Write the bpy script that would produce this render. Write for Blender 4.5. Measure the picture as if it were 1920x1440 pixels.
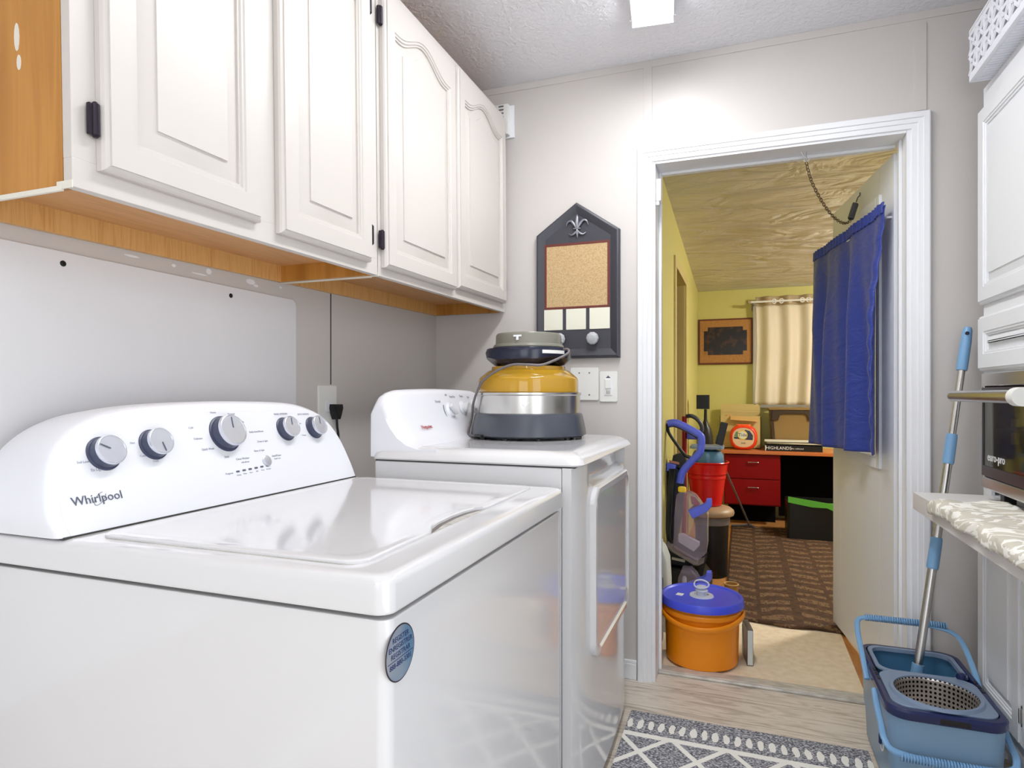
import bpy, bmesh, math, random
from mathutils import Vector, Matrix
random.seed(7)
PI = math.pi
R = math.radians
for o in list(bpy.data.objects):
    bpy.data.objects.remove(o)
SC = bpy.context.scene
COL = SC.collection

# ------------------------------------------------------------------ camera
cam_d = bpy.data.cameras.new('camera')
cam = bpy.data.objects.new('camera', cam_d)
COL.objects.link(cam)
cam.location = (0, 0, 1.13)
cam.rotation_euler = (R(90), 0, R(20.2))
cam_d.sensor_fit = 'HORIZONTAL'
cam_d.sensor_width = 36
cam_d.lens = 36 * 1175 / 1920
cam_d.shift_y = 18 / 1920
cam_d.clip_start = 0.05
SC.camera = cam

# ------------------------------------------------------------------ world, exposure, lamps
W = bpy.data.worlds.new('world')
SC.world = W
W.use_nodes = True
W.node_tree.nodes['Background'].inputs[0].default_value = (0.9, 0.95, 1.0, 1)
W.node_tree.nodes['Background'].inputs[1].default_value = 3.0
SC.view_settings.view_transform = 'Standard'
SC.view_settings.look = 'None'
SC.view_settings.gamma = 1
SC.view_settings.exposure = -0.08
SC.view_settings.use_curve_mapping = False

STRIP_POWER = 44.0      # strip light over the appliances (emission strength)
REAR_POWER = 12.0       # unseen strip light added behind the camera as fill
SIDE_POWER = 8.0       # added fill lamp outside an invented opening at right, behind the camera, W
FRONT_FILL_POWER = 3.0        # added fill lamp outside an invented opening behind the camera, W
DOME_POWER = 260.0      # warm dome light in the far room


# ------------------------------------------------------------------ materials
def lin(c):
    return tuple((v / 255 / 12.92) if v / 255 <= 0.04045 else ((v / 255 + 0.055) / 1.055) ** 2.4 for v in c)


def mat(name, c, rough=0.5, metal=0.0, **k):
    m = bpy.data.materials.new(name)
    m.use_nodes = True
    b = m.node_tree.nodes['Principled BSDF']
    b.inputs['Base Color'].default_value = (*lin(c), 1)
    b.inputs['Roughness'].default_value = rough
    b.inputs['Metallic'].default_value = metal
    for key, v in k.items():
        key = key.replace('_', ' ')
        b.inputs[key].default_value = v
    return m


def coords(m, scale=(1, 1, 1), kind='Object', rot=(0, 0, 0)):
    nt = m.node_tree
    tc = nt.nodes.new('ShaderNodeTexCoord')
    mp = nt.nodes.new('ShaderNodeMapping')
    mp.inputs['Scale'].default_value = scale
    mp.inputs['Rotation'].default_value = rot
    nt.links.new(tc.outputs[kind], mp.inputs['Vector'])
    return mp.outputs['Vector']


def noise(m, vec, scale=5, detail=3, rough=0.5, dist=0.0):
    n = m.node_tree.nodes.new('ShaderNodeTexNoise')
    n.inputs['Scale'].default_value = scale
    n.inputs['Detail'].default_value = detail
    n.inputs['Roughness'].default_value = rough
    n.inputs['Distortion'].default_value = dist
    m.node_tree.links.new(vec, n.inputs['Vector'])
    return n.outputs['Fac']


def ramp(m, fac, stops):
    r = m.node_tree.nodes.new('ShaderNodeValToRGB')
    e = r.color_ramp.elements
    while len(e) < len(stops):
        e.new(0.5)
    for el, (p, c) in zip(e, stops):
        el.position = p
        el.color = (*lin(c), 1)
    m.node_tree.links.new(fac, r.inputs['Fac'])
    return r.outputs['Color']


def bump(m, h, strength=0.3, dist=0.002):
    b = m.node_tree.nodes.new('ShaderNodeBump')
    b.inputs['Strength'].default_value = strength
    b.inputs['Distance'].default_value = dist
    m.node_tree.links.new(h, b.inputs['Height'])
    m.node_tree.links.new(b.outputs['Normal'], m.node_tree.nodes['Principled BSDF'].inputs['Normal'])


def setcol(m, sock):
    m.node_tree.links.new(sock, m.node_tree.nodes['Principled BSDF'].inputs['Base Color'])


def mth(m, op, a, b=None, c=None):
    n = m.node_tree.nodes.new('ShaderNodeMath')
    n.operation = op
    for i, v in enumerate((a, b, c)):
        if v is None:
            continue
        if isinstance(v, (int, float)):
            n.inputs[i].default_value = v
        else:
            m.node_tree.links.new(v, n.inputs[i])
    return n.outputs[0]


def mixc(m, f, a, b):
    n = m.node_tree.nodes.new('ShaderNodeMix')
    n.data_type = 'RGBA'
    for i, v in ((0, f), (6, a), (7, b)):
        if isinstance(v, tuple):
            n.inputs[i].default_value = (*lin(v), 1)
        elif isinstance(v, (int, float)):
            n.inputs[i].default_value = v
        else:
            m.node_tree.links.new(v, n.inputs[i])
    return n.outputs[2]


def sep(m, vec):
    n = m.node_tree.nodes.new('ShaderNodeSeparateXYZ')
    m.node_tree.links.new(vec, n.inputs[0])
    return n.outputs


M = {}
M['wall'] = mat('painted wall', (208, 203, 199), 0.40)
bump(M['wall'], noise(M['wall'], coords(M['wall']), 160, 2), 0.05, 0.001)
M['panel'] = mat('grey cover panel', (226, 226, 228), 0.35)
M['ceil'] = mat('textured ceiling', (238, 238, 243), 0.6)
_v = coords(M['ceil'])
bump(M['ceil'], noise(M['ceil'], _v, 55, 4, 0.55, 0.4), 0.9, 0.008)
M['white'] = mat('white trim paint', (238, 239, 242), 0.35)
M['door'] = mat('white door paint', (232, 234, 238), 0.4)
M['cab'] = mat('off white cabinet paint', (208, 202, 196), 0.38)
_v = coords(M['cab'], (40, 40, 1.5))
bump(M['cab'], noise(M['cab'], _v, 6, 4, 0.6), 0.08, 0.0006)
M['cabw'] = mat('white cabinet paint', (236, 238, 242), 0.4)
M['edge'] = mat('worn painted edge', (226, 222, 210), 0.5)


def wood(name, c1, c2, scale, rough=0.45, det=3, sc=4):
    m = mat(name, c1, rough)
    v = coords(m, scale)
    f = noise(m, v, sc, det, 0.6, 0.6)
    setcol(m, ramp(m, f, [(0.3, c1), (0.52, c2), (0.72, c1)]))
    bump(m, f, 0.08, 0.001)
    return m


M['oak'] = wood('golden wood veneer', (170, 112, 42), (196, 138, 62), (6, 6, 0.4), 0.4, 3, 3)
M['oakrail'] = wood('light wood rail', (205, 150, 84), (226, 178, 112), (1, 22, 1.2))
M['oakbot'] = wood('tan cabinet underside', (200, 148, 96), (214, 162, 108), (14, 1.2, 1), 0.5)
M['floor'] = mat('grey wood plank vinyl', (190, 180, 166), 0.38)
_v = coords(M['floor'], (1.2, 8, 1))
_f = noise(M['floor'], _v, 3.2, 6, 0.62, 1.2)
_c = ramp(M['floor'], _f, [(0.28, (134, 120, 106)), (0.42, (196, 184, 168)), (0.55, (222, 212, 198)), (0.68, (192, 179, 163)), (0.8, (160, 146, 130))])
_p = sep(M['floor'], coords(M['floor']))
_g = mth(M['floor'], 'LESS_THAN', mth(M['floor'], 'ABSOLUTE', mth(M['floor'], 'SUBTRACT', mth(M['floor'], 'FRACT', mth(M['floor'], 'DIVIDE', mth(M['floor'], 'ADD', _p[1], 5.0), 0.18)), 0.5)), 0.006)
setcol(M['floor'], mixc(M['floor'], _g, _c, (120, 108, 96)))
M['sill'] = mat('worn metal threshold', (196, 194, 188), 0.4, 0.3)
setcol(M['sill'], ramp(M['sill'], noise(M['sill'], coords(M['sill'], (2, 9, 1)), 9, 5), [(0.3, (178, 176, 170)), (0.6, (214, 210, 202))]))
M['floor2'] = wood('orange wood floor', (166, 110, 56), (186, 132, 76), (3, 1, 1), 0.4)
M['mat'] = mat('beige floor mat', (212, 190, 158), 0.85)
setcol(M['mat'], ramp(M['mat'], noise(M['mat'], coords(M['mat']), 30, 5), [(0.35, (226, 206, 176)), (0.65, (236, 220, 194))]))
M['yellow'] = mat('yellow green wall paint', (206, 200, 120), 0.5)
M['jamb'] = mat('pale yellow trim paint', (206, 190, 130), 0.5)
M['ceil2'] = mat('brush textured ceiling', (226, 222, 212), 0.36)
_v = coords(M['ceil2'], (1, 2.2, 1))
bump(M['ceil2'], noise(M['ceil2'], _v, 2.6, 4, 0.5, 1.2), 1.0, 0.10)
M['app'] = mat('white enamel', (218, 217, 218), 0.12, Coat_Weight=0.4, Coat_Roughness=0.05)
M['appc'] = mat('white gloss plastic', (232, 233, 238), 0.28)
M['gap'] = mat('dark seam rubber', (60, 58, 56), 0.6)
M['chrome'] = mat('chrome', (215, 218, 224), 0.18, 1.0)
M['steel'] = mat('brushed steel', (200, 198, 194), 0.27, 1.0)
_v = coords(M['steel'], (1, 1, 60))
bump(M['steel'], noise(M['steel'], _v, 8, 2), 0.05, 0.0005)
M['knob'] = mat('navy grey knob side', (62, 68, 92), 0.35)
M['silver'] = mat('silver knob face', (214, 217, 226), 0.25, 0.6)
M['ink'] = mat('grey ink', (88, 92, 108), 0.5)
M['inkl'] = mat('light grey ink', (160, 164, 176), 0.5)
M['red'] = mat('red lettering', (170, 70, 70), 0.5)
M['black'] = mat('black plastic', (12, 12, 15), 0.4)
M['cord'] = mat('black rubber cord', (24, 24, 26), 0.45)
M['cordg'] = mat('grey rubber cord', (110, 104, 104), 0.4)
M['bronze'] = mat('dark bronze hinge', (52, 46, 56), 0.3, 0.7)
M['grey'] = mat('dark grey plastic', (72, 76, 86), 0.28)
M['grey2'] = mat('olive grey plastic', (132, 130, 118), 0.3)
M['navy'] = mat('dark navy plastic', (34, 38, 58), 0.2)
M['amber'] = mat('amber plastic dome', (222, 172, 52), 0.08, Transmission_Weight=0.35, IOR=1.3, Coat_Weight=0.6)
M['board'] = mat('charcoal painted wood', (62, 62, 70), 0.4)
M['boardr'] = mat('red rubbed edge', (104, 44, 36), 0.5)
M['pewter'] = mat('pewter', (150, 152, 160), 0.35, 0.8)
M['cork'] = mat('cork', (190, 160, 118), 0.85)
setcol(M['cork'], ramp(M['cork'], noise(M['cork'], coords(M['cork']), 170, 3, 0.7), [(0.3, (172, 140, 96)), (0.5, (196, 166, 122)), (0.7, (208, 182, 140))]))
M['chalk'] = mat('cream card', (232, 230, 212), 0.6)
M['glass'] = mat('clear glass', (245, 248, 250), 0.02, Transmission_Weight=1.0, IOR=1.45)
M['glassk'] = mat('cut glass knob', (235, 238, 240), 0.08, Transmission_Weight=0.5, IOR=1.5)
M['plate'] = mat('white switch plate', (236, 236, 232), 0.35)
M['blue'] = mat('light blue plastic', (120, 164, 204), 0.35)
M['bluebody'] = mat('slate blue plastic', (126, 158, 186), 0.32)
M['bluein'] = mat('deep blue tub lining', (74, 122, 158), 0.3)
M['bluegrey'] = mat('blue grey plastic', (122, 140, 166), 0.35)
M['navy2'] = mat('navy rim plastic', (30, 40, 84), 0.25)
M['cloth'] = mat('damask cloth', (226, 222, 208), 0.85)
_v = coords(M['cloth'])
_f = noise(M['cloth'], _v, 5.5, 3, 0.5, 2.4)
_g = mth(M['cloth'], 'GREATER_THAN', mth(M['cloth'], 'SINE', mth(M['cloth'], 'MULTIPLY', _f, 34)), 0.15)
setcol(M['cloth'], mixc(M['cloth'], _g, (208, 203, 188), (246, 244, 236)))
bump(M['cloth'], noise(M['cloth'], _v, 14, 3), 0.5, 0.006)
M['shelf'] = mat('shelf laminate', (226, 224, 222), 0.4)
M['shelfe'] = mat('grey shelf edge', (206, 204, 202), 0.4)
M['ovenin'] = mat('dark oven interior', (128, 118, 88), 0.4, 0.3)
M['ovenglass'] = mat('tinted oven glass', (150, 142, 116), 0.04, Transmission_Weight=0.9, IOR=1.2)
M['ovendark'] = mat('dark plum plastic', (46, 32, 40), 0.3)
M['basket'] = mat('white basket plastic', (236, 238, 246), 0.4)
M['lamp'] = mat('lit diffuser', (255, 255, 255), 0.5, Emission_Strength=STRIP_POWER)
M['lamp'].node_tree.nodes['Principled BSDF'].inputs['Emission Color'].default_value = (0.97, 0.98, 1.0, 1)
M['lamp2'] = mat('added fill diffuser', (255, 255, 255), 0.5, Emission_Strength=REAR_POWER)
M['lamp2'].node_tree.nodes['Principled BSDF'].inputs['Emission Color'].default_value = (1.0, 0.98, 0.95, 1)
M['lamp3'] = mat('lit warm dome', (255, 240, 210), 0.5, Emission_Strength=DOME_POWER)
M['lamp3'].node_tree.nodes['Principled BSDF'].inputs['Emission Color'].default_value = (1.0, 0.95, 0.86, 1)
M['sky'] = mat('daylit pane', (225, 235, 225), 0.5, Emission_Strength=2.5)
M['sky'].node_tree.nodes['Principled BSDF'].inputs['Emission Color'].default_value = (0.95, 1.0, 0.92, 1)
M['curt'] = mat('royal blue curtain', (40, 60, 148), 0.5, Sheen_Weight=0.15)
bump(M['curt'], noise(M['curt'], coords(M['curt'], (1, 1, 3)), 7, 4, 0.6, 0.8), 0.6, 0.02)
M['beigec'] = mat('beige curtain', (238, 226, 200), 0.7, Transmission_Weight=0.25)
M['beiget'] = mat('taupe curtain header', (172, 152, 118), 0.6)
M['orange'] = mat('orange plastic', (246, 146, 16), 0.32, Subsurface_Weight=0.0)
M['lid'] = mat('cobalt blue plastic', (70, 84, 222), 0.35)
M['clear'] = mat('smoky clear plastic', (228, 218, 238), 0.06, Transmission_Weight=0.85, IOR=1.15)
M['frost'] = mat('frosted plastic', (232, 236, 246), 0.25, Transmission_Weight=0.3, IOR=1.2)
M['yel'] = mat('yellow cap', (240, 204, 50), 0.4)
M['handle'] = mat('periwinkle handle', (92, 108, 236), 0.35)
M['redp'] = mat('red plastic', (216, 16, 22), 0.25)
M['redd'] = mat('dark red laminate', (132, 2, 4), 0.45, Specular_IOR_Level=0.2)
M['redv'] = mat('crimson tube', (160, 20, 30), 0.35)
M['tan'] = mat('tan plastic lid', (166, 138, 108), 0.4)
M['deskt'] = mat('orange brown desk top', (196, 112, 56), 0.35)
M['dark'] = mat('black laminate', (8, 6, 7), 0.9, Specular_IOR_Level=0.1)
M['tide'] = mat('orange red tub', (238, 66, 24), 0.3)
M['card'] = mat('cardboard', (196, 158, 96), 0.8)
M['cardl'] = mat('pale cardboard', (206, 184, 122), 0.8)
M['bin'] = mat('brown grey tote', (140, 112, 62), 0.45)
M['bind'] = mat('dark tote edge', (58, 42, 26), 0.5)
M['green'] = mat('green bag edge', (92, 176, 58), 0.5)
M['frame'] = wood('carved brown frame', (150, 100, 44), (178, 126, 62), (6, 1, 6), 0.45, 5, 9)
M['pic'] = mat('dark picture', (38, 22, 16), 0.3)
setcol(M['pic'], ramp(M['pic'], noise(M['pic'], coords(M['pic']), 16, 3), [(0.5, (16, 8, 8)), (0.66, (70, 38, 20)), (0.8, (24, 12, 10))]))
M['skin'] = mat('rug underside', (150, 130, 96), 0.8)
M['paper'] = mat('paper', (224, 216, 180), 0.7)
M['teal'] = mat('grey white box', (206, 214, 212), 0.5)
M['wicker'] = mat('tan wicker', (176, 132, 72), 0.7)
bump(M['wicker'], noise(M['wicker'], coords(M['wicker']), 90, 2), 0.6, 0.004)
M['rust'] = mat('rusty chain steel', (112, 92, 72), 0.45, 0.7)
M['copper'] = mat('brass brown label', (176, 120, 100), 0.4)

# laundry rug: grey flecked weave, a row of white teeth, a stripe, a lattice
m = mat('grey patterned rug', (150, 150, 156), 0.95)
v = coords(m)
s = sep(m, v)
fl = noise(m, coords(m, (1, 2.2, 1)), 130, 2, 0.6)
base = ramp(m, fl, [(0.42, (84, 84, 92)), (0.52, (140, 140, 146)), (0.60, (206, 206, 208))])
ab = lambda x: mth(m, 'ABSOLUTE', x)
wob = mth(m, 'MULTIPLY', mth(m, 'SUBTRACT', noise(m, v, 26, 2), 0.5), 0.016)
xx = mth(m, 'ADD', s[0], wob)
yy = mth(m, 'ADD', s[1], wob)
ex = mth(m, 'DIVIDE', mth(m, 'SUBTRACT', mth(m, 'FRACT', mth(m, 'DIVIDE', mth(m, 'ADD', xx, 5.0), 0.0345)), 0.5), 0.29)
ey = mth(m, 'DIVIDE', mth(m, 'SUBTRACT', yy, 2.150), 0.031)
t1 = mth(m, 'LESS_THAN', mth(m, 'ADD', mth(m, 'MULTIPLY', ex, ex), mth(m, 'MULTIPLY', ey, ey)), 1.0)
t2 = mth(m, 'LESS_THAN', ab(mth(m, 'SUBTRACT', yy, 2.152)), 0.030)
teeth = mth(m, 'MULTIPLY', t1, t2)
stripe = mth(m, 'LESS_THAN', ab(mth(m, 'SUBTRACT', mth(m, 'ADD', s[1], mth(m, 'MULTIPLY', wob, 0.3)), 2.084)), 0.0125)
u1 = mth(m, 'DIVIDE', mth(m, 'ADD', s[0], 0.307), 0.176)
u2 = mth(m, 'DIVIDE', mth(m, 'SUBTRACT', s[1], 1.985), 0.212)
la = mth(m, 'LESS_THAN', ab(mth(m, 'SUBTRACT', mth(m, 'FRACT', mth(m, 'ADD', mth(m, 'ADD', u1, u2), 20.5)), 0.5)), 0.065)
lb = mth(m, 'LESS_THAN', ab(mth(m, 'SUBTRACT', mth(m, 'FRACT', mth(m, 'ADD', mth(m, 'SUBTRACT', u1, u2), 20.5)), 0.5)), 0.065)
lat = mth(m, 'MULTIPLY', mth(m, 'MAXIMUM', la, lb), mth(m, 'LESS_THAN', s[1], 2.075))
al = mth(m, 'MAXIMUM', mth(m, 'MAXIMUM', teeth, stripe), lat)
setcol(m, mixc(m, al, base, (240, 238, 230)))
bump(m, mth(m, 'ADD', mth(m, 'MULTIPLY', al, 1.0), fl), 0.6, 0.003)
M['rug'] = m

# far room rug: brown with pale feathery leaves
m = mat('brown leaf rug', (72, 46, 26), 0.95)
v = coords(m)
s = sep(m, v)
wob = mth(m, 'MULTIPLY', mth(m, 'SUBTRACT', noise(m, v, 5, 3), 0.5), 1.1)
cf = mth(m, 'SUBTRACT', mth(m, 'FRACT', mth(m, 'DIVIDE', mth(m, 'ADD', s[0], 0.10), 0.36)), 0.5)
acf = mth(m, 'ABSOLUTE', cf)
side = mth(m, 'MULTIPLY', mth(m, 'SIGN', cf), 0.25)
fr_ = mth(m, 'FRACT', mth(m, 'ADD', mth(m, 'ADD', mth(m, 'DIVIDE', s[1], 0.125), wob), mth(m, 'ADD', side, mth(m, 'MULTIPLY', acf, -0.9))))
row = mth(m, 'LESS_THAN', fr_, 0.42)
col_ = mth(m, 'MULTIPLY', mth(m, 'LESS_THAN', acf, 0.44), mth(m, 'GREATER_THAN', acf, 0.03))
fe = mth(m, 'GREATER_THAN', noise(m, coords(m, (2.2, 1, 1)), 34, 4, 0.7), 0.46)
al = mth(m, 'MULTIPLY', mth(m, 'MULTIPLY', row, col_), fe)
bc = ramp(m, noise(m, v, 40, 3), [(0.3, (52, 32, 18)), (0.7, (80, 52, 30))])
setcol(m, mixc(m, mth(m, 'MULTIPLY', al, 0.40), bc, (150, 120, 84)))
M['rug2'] = m


# ------------------------------------------------------------------ geometry helpers
class MB:
    def __init__(self):
        self.bm = bmesh.new()

    def add(self, other, mtx=None):
        me = bpy.data.meshes.new('tmp')
        other.to_mesh(me)
        other.free()
        if mtx is not None:
            me.transform(mtx)
        self.bm.from_mesh(me)
        bpy.data.meshes.remove(me)
        return self

    def box(self, x0, x1, y0, y1, z0, z1, bev=0.0, seg=2, mtx=None):
        b = bmesh.new()
        bmesh.ops.create_cube(b, size=1)
        for v in b.verts:
            v.co = Vector(((x0 + x1) / 2 + v.co.x * (x1 - x0), (y0 + y1) / 2 + v.co.y * (y1 - y0), (z0 + z1) / 2 + v.co.z * (z1 - z0)))
        if bev > 0:
            bmesh.ops.bevel(b, geom=b.edges[:], offset=bev, segments=seg, affect='EDGES', profile=0.5)
        return self.add(b, mtx)

    def loft(self, loops, cap=(True, True), closed=True, mtx=None):
        b = bmesh.new()
        L = [[b.verts.new(p) for p in lp] for lp in loops]
        n = len(L[0])
        for a, c in zip(L[:-1], L[1:]):
            for i in range(n if closed else n - 1):
                j = (i + 1) % n
                try:
                    b.faces.new((a[i], a[j], c[j], c[i]))
                except ValueError:
                    pass
        if cap[0]:
            b.faces.new(L[0][::-1])
        if cap[1]:
            b.faces.new(L[-1])
        bmesh.ops.recalc_face_normals(b, faces=b.faces[:])
        return self.add(b, mtx)

    def lathe(self, prof, c=(0, 0, 0), seg=48, mtx=None, cap=(True, True), sy=1.0):
        loops = [[(c[0] + r * math.cos(2 * PI * i / seg), c[1] + sy * r * math.sin(2 * PI * i / seg), c[2] + z) for i in range(seg)] for r, z in prof]
        return self.loft(loops, cap, True, mtx)

    def cyl(self, p0, p1, r, seg=20, r2=None):
        return self.tube([p0, p1], r, seg, r2=r2)

    def tube(self, pts, r, seg=10, closed=False, r2=None, flat=1.0, up=None):
        pts = [Vector(p) for p in pts]
        n = len(pts)
        rs = r if isinstance(r, (list, tuple)) else [r + ((r2 if r2 is not None else r) - r) * i / max(1, n - 1) for i in range(n)]
        loops = []
        nrm = None
        for i, p in enumerate(pts):
            if closed:
                t = (pts[(i + 1) % n] - pts[i - 1]).normalized()
            else:
                t = (pts[min(i + 1, n - 1)] - pts[max(i - 1, 0)]).normalized()
            if nrm is None:
                a = Vector(up) if up else (Vector((0, 0, 1)) if abs(t.z) < 0.9 else Vector((1, 0, 0)))
                nrm = (a - t * a.dot(t)).normalized()
            else:
                nrm = (nrm - t * nrm.dot(t)).normalized()
            bn = t.cross(nrm)
            loops.append([p + nrm * math.cos(2 * PI * k / seg) * rs[i] * flat + bn * math.sin(2 * PI * k / seg) * rs[i] for k in range(seg)])
        if closed:
            loops.append(loops[0])
            return self.loft(loops, (False, False))
        return self.loft(loops)

    def prism(self, pts, d0, d1, mtx=None, bev=0.0, seg=2):
        b = bmesh.new()
        a = [b.verts.new((x, y, d0)) for x, y in pts]
        c = [b.verts.new((x, y, d1)) for x, y in pts]
        n = len(pts)
        b.faces.new(a[::-1])
        top = b.faces.new(c)
        for i in range(n):
            b.faces.new((a[i], a[(i + 1) % n], c[(i + 1) % n], c[i]))
        bmesh.ops.recalc_face_normals(b, faces=b.faces[:])
        if bev > 0:
            bmesh.ops.bevel(b, geom=[e for e in b.edges if all(v in c for v in e.verts)], offset=bev, segments=seg, affect='EDGES', profile=0.5)
        return self.add(b, mtx)

    def sphere(self, c, r, sc=(1, 1, 1), seg=20):
        b = bmesh.new()
        bmesh.ops.create_uvsphere(b, u_segments=seg, v_segments=seg // 2, radius=r)
        for v in b.verts:
            v.co = Vector((c[0] + v.co.x * sc[0], c[1] + v.co.y * sc[1], c[2] + v.co.z * sc[2]))
        return self.add(b)

    def grid(self, f, nu, nv):
        b = bmesh.new()
        V = [[b.verts.new(f(i / nu, j / nv)) for j in range(nv + 1)] for i in range(nu + 1)]
        for i in range(nu):
            for j in range(nv):
                b.faces.new((V[i][j], V[i + 1][j], V[i + 1][j + 1], V[i][j + 1]))
        return self.add(b)


def rrect(x0, x1, y0, y1, r, n=6):
    pts = []
    for cx, cy, a0 in ((x1 - r, y1 - r, 0), (x0 + r, y1 - r, 90), (x0 + r, y0 + r, 180), (x1 - r, y0 + r, 270)):
        for k in range(n + 1):
            a = R(a0 + 90 * k / n)
            pts.append((cx + r * math.cos(a), cy + r * math.sin(a)))
    return pts


def smooth_path(pts, n=8, closed=False):
    P = [Vector(p) for p in pts]
    out = []
    N = len(P)
    rng = N if closed else N - 1
    for i in range(rng):
        p0 = P[(i - 1) % N] if closed or i > 0 else P[0]
        p1 = P[i]
        p2 = P[(i + 1) % N]
        p3 = P[(i + 2) % N] if closed or i + 2 < N else P[-1]
        for k in range(n):
            t = k / n
            out.append(0.5 * ((2 * p1) + (p2 - p0) * t + (2 * p0 - 5 * p1 + 4 * p2 - p3) * t * t + (3 * p1 - p0 - 3 * p2 + p3) * t ** 3))
    if not closed:
        out.append(P[-1])
    return out


def fr(o, x, y):
    x = Vector(x).normalized()
    y = Vector(y).normalized()
    z = x.cross(y)
    return Matrix(((x.x, y.x, z.x, o[0]), (x.y, y.y, z.y, o[1]), (x.z, y.z, z.z, o[2]), (0, 0, 0, 1)))


MW = {}      # world matrix kept for each parent (no depsgraph needed)


def obj(name, mb, material, parent=None, local=False, smooth=True, angle=38, wn=True):
    bm = mb.bm if isinstance(mb, MB) else mb
    me = bpy.data.meshes.new(name)
    bm.to_mesh(me)
    bm.free()
    if smooth:
        for p in me.polygons:
            p.use_smooth = True
        me.set_sharp_from_angle(angle=R(angle))
    me.materials.append(material)
    o = bpy.data.objects.new(name, me)
    COL.objects.link(o)
    if parent is not None:
        if not local:
            me.transform(MW[parent].inverted())
        o.parent = parent
        MW[o] = MW[parent]
    else:
        MW[o] = Matrix.Identity(4)
    if wn and smooth:
        w = o.modifiers.new('wn', 'WEIGHTED_NORMAL')
        w.keep_sharp = True
    return o


def thing(name, label, cat, loc=(0, 0, 0), rotz=0, group=None):
    o = bpy.data.objects.new(name, None)
    COL.objects.link(o)
    o.location = loc
    o.rotation_euler = (0, 0, rotz)
    o.empty_display_size = 0.05
    MW[o] = Matrix.Translation(loc) @ Matrix.Rotation(rotz, 4, 'Z')
    return tag(o, label, cat, group)


def tag(o, label, cat, group=None):
    o['label'] = label
    o['category'] = cat
    if group:
        o['group'] = group
    return o


def struct(name, mb, material, parent=None, **k):
    o = obj(name, mb, material, parent, **k)
    if parent is None:
        o['kind'] = 'structure'
    return o


def text_bm(lines, mtx, extrude=0.0004, mb=None):
    """lines: (string, size, x, y, align) in the plane of mtx"""
    mb = mb or MB()
    for s_, size, x, y, al in lines:
        cu = bpy.data.curves.new('t', 'FONT')
        cu.body = s_
        cu.size = size
        cu.align_x = al
        cu.align_y = 'CENTER'
        cu.extrude = extrude
        cu.resolution_u = 2
        o = bpy.data.objects.new('t', cu)
        COL.objects.link(o)
        dg = bpy.context.evaluated_depsgraph_get()
        me = bpy.data.meshes.new_from_object(o.evaluated_get(dg))
        me.transform(mtx @ Matrix.Translation((x, y, extrude)))
        mb.bm.from_mesh(me)
        bpy.data.meshes.remove(me)
        bpy.data.objects.remove(o)
        bpy.data.curves.remove(cu)
    return mb

# ------------------------------------------------------------------ the setting: laundry room
YB = 2.5
struct('floor', MB().box(-1.38, 1.15, -2.7, 2.59, -0.05, 0), M['floor'], smooth=False)
struct('ceiling', MB().box(-1.38, 1.15, -2.7, 2.62, 2.44, 2.52), M['ceil'], smooth=False)
struct('wall_left', MB().box(-1.38, -1.28, -2.7, 2.62, 0, 2.44), M['wall'], smooth=False)
struct('wall_right', MB().box(1.05, 1.15, -2.7, -1.4, 0, 2.44).box(1.05, 1.15, 0.5, 2.62, 0, 2.44).box(1.05, 1.15, -1.4, 0.5, 0, 0.15).box(1.05, 1.15, -1.4, 0.5, 2.1, 2.44), M['wall'], smooth=False)
sd_ = bpy.data.lights.new('side_fill', 'AREA')  # fill lamp added to lift the appliance fronts; wall opening made for it
sd_.shape = 'RECTANGLE'; sd_.size = 1.9; sd_.size_y = 1.95; sd_.energy = SIDE_POWER; sd_.color = (0.95, 0.97, 1.0)
so_ = bpy.data.objects.new('side_fill', sd_); COL.objects.link(so_)
so_.location = (1.17, -0.45, 1.12); so_.rotation_euler = (R(90), 0, R(90))
struct('wall_front', MB().box(-1.28, -0.85, -2.7, -2.6, 0, 2.44).box(0.75, 1.05, -2.7, -2.6, 0, 2.44).box(-0.85, 0.75, -2.7, -2.6, 0, 0.5).box(-0.85, 0.75, -2.7, -2.6, 2.1, 2.44), M['wall'], smooth=False)
ad = bpy.data.lights.new('front_fill', 'AREA')  # fill lamp added for flatter ambient light; wall opening made for it
ad.shape = 'RECTANGLE'; ad.size = 1.6; ad.size_y = 1.6; ad.energy = FRONT_FILL_POWER; ad.color = (0.95, 0.97, 1.0)
al_ = bpy.data.objects.new('front_fill', ad); COL.objects.link(al_)
al_.location = (-0.05, -2.72, 1.3); al_.rotation_euler = (R(90), 0, 0)
b = MB()
b.box(-1.28, -0.34, YB, 2.62, 0, 2.44)
b.box(0.545, 1.05, YB, 2.62, 0, 2.44)
b.box(-0.34, 0.545, YB, 2.62, 2.045, 2.44)
struct('wall_back', b, M['wall'], smooth=False)
b = MB().box(-0.32, 0.53, 2.575, 2.645, 0.0, 0.012, 0.004)
b.box(-0.32, 0.53, 2.585, 2.600, 0.011, 0.015, 0.003)
struct('trim_1', b, M['sill'])

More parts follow.
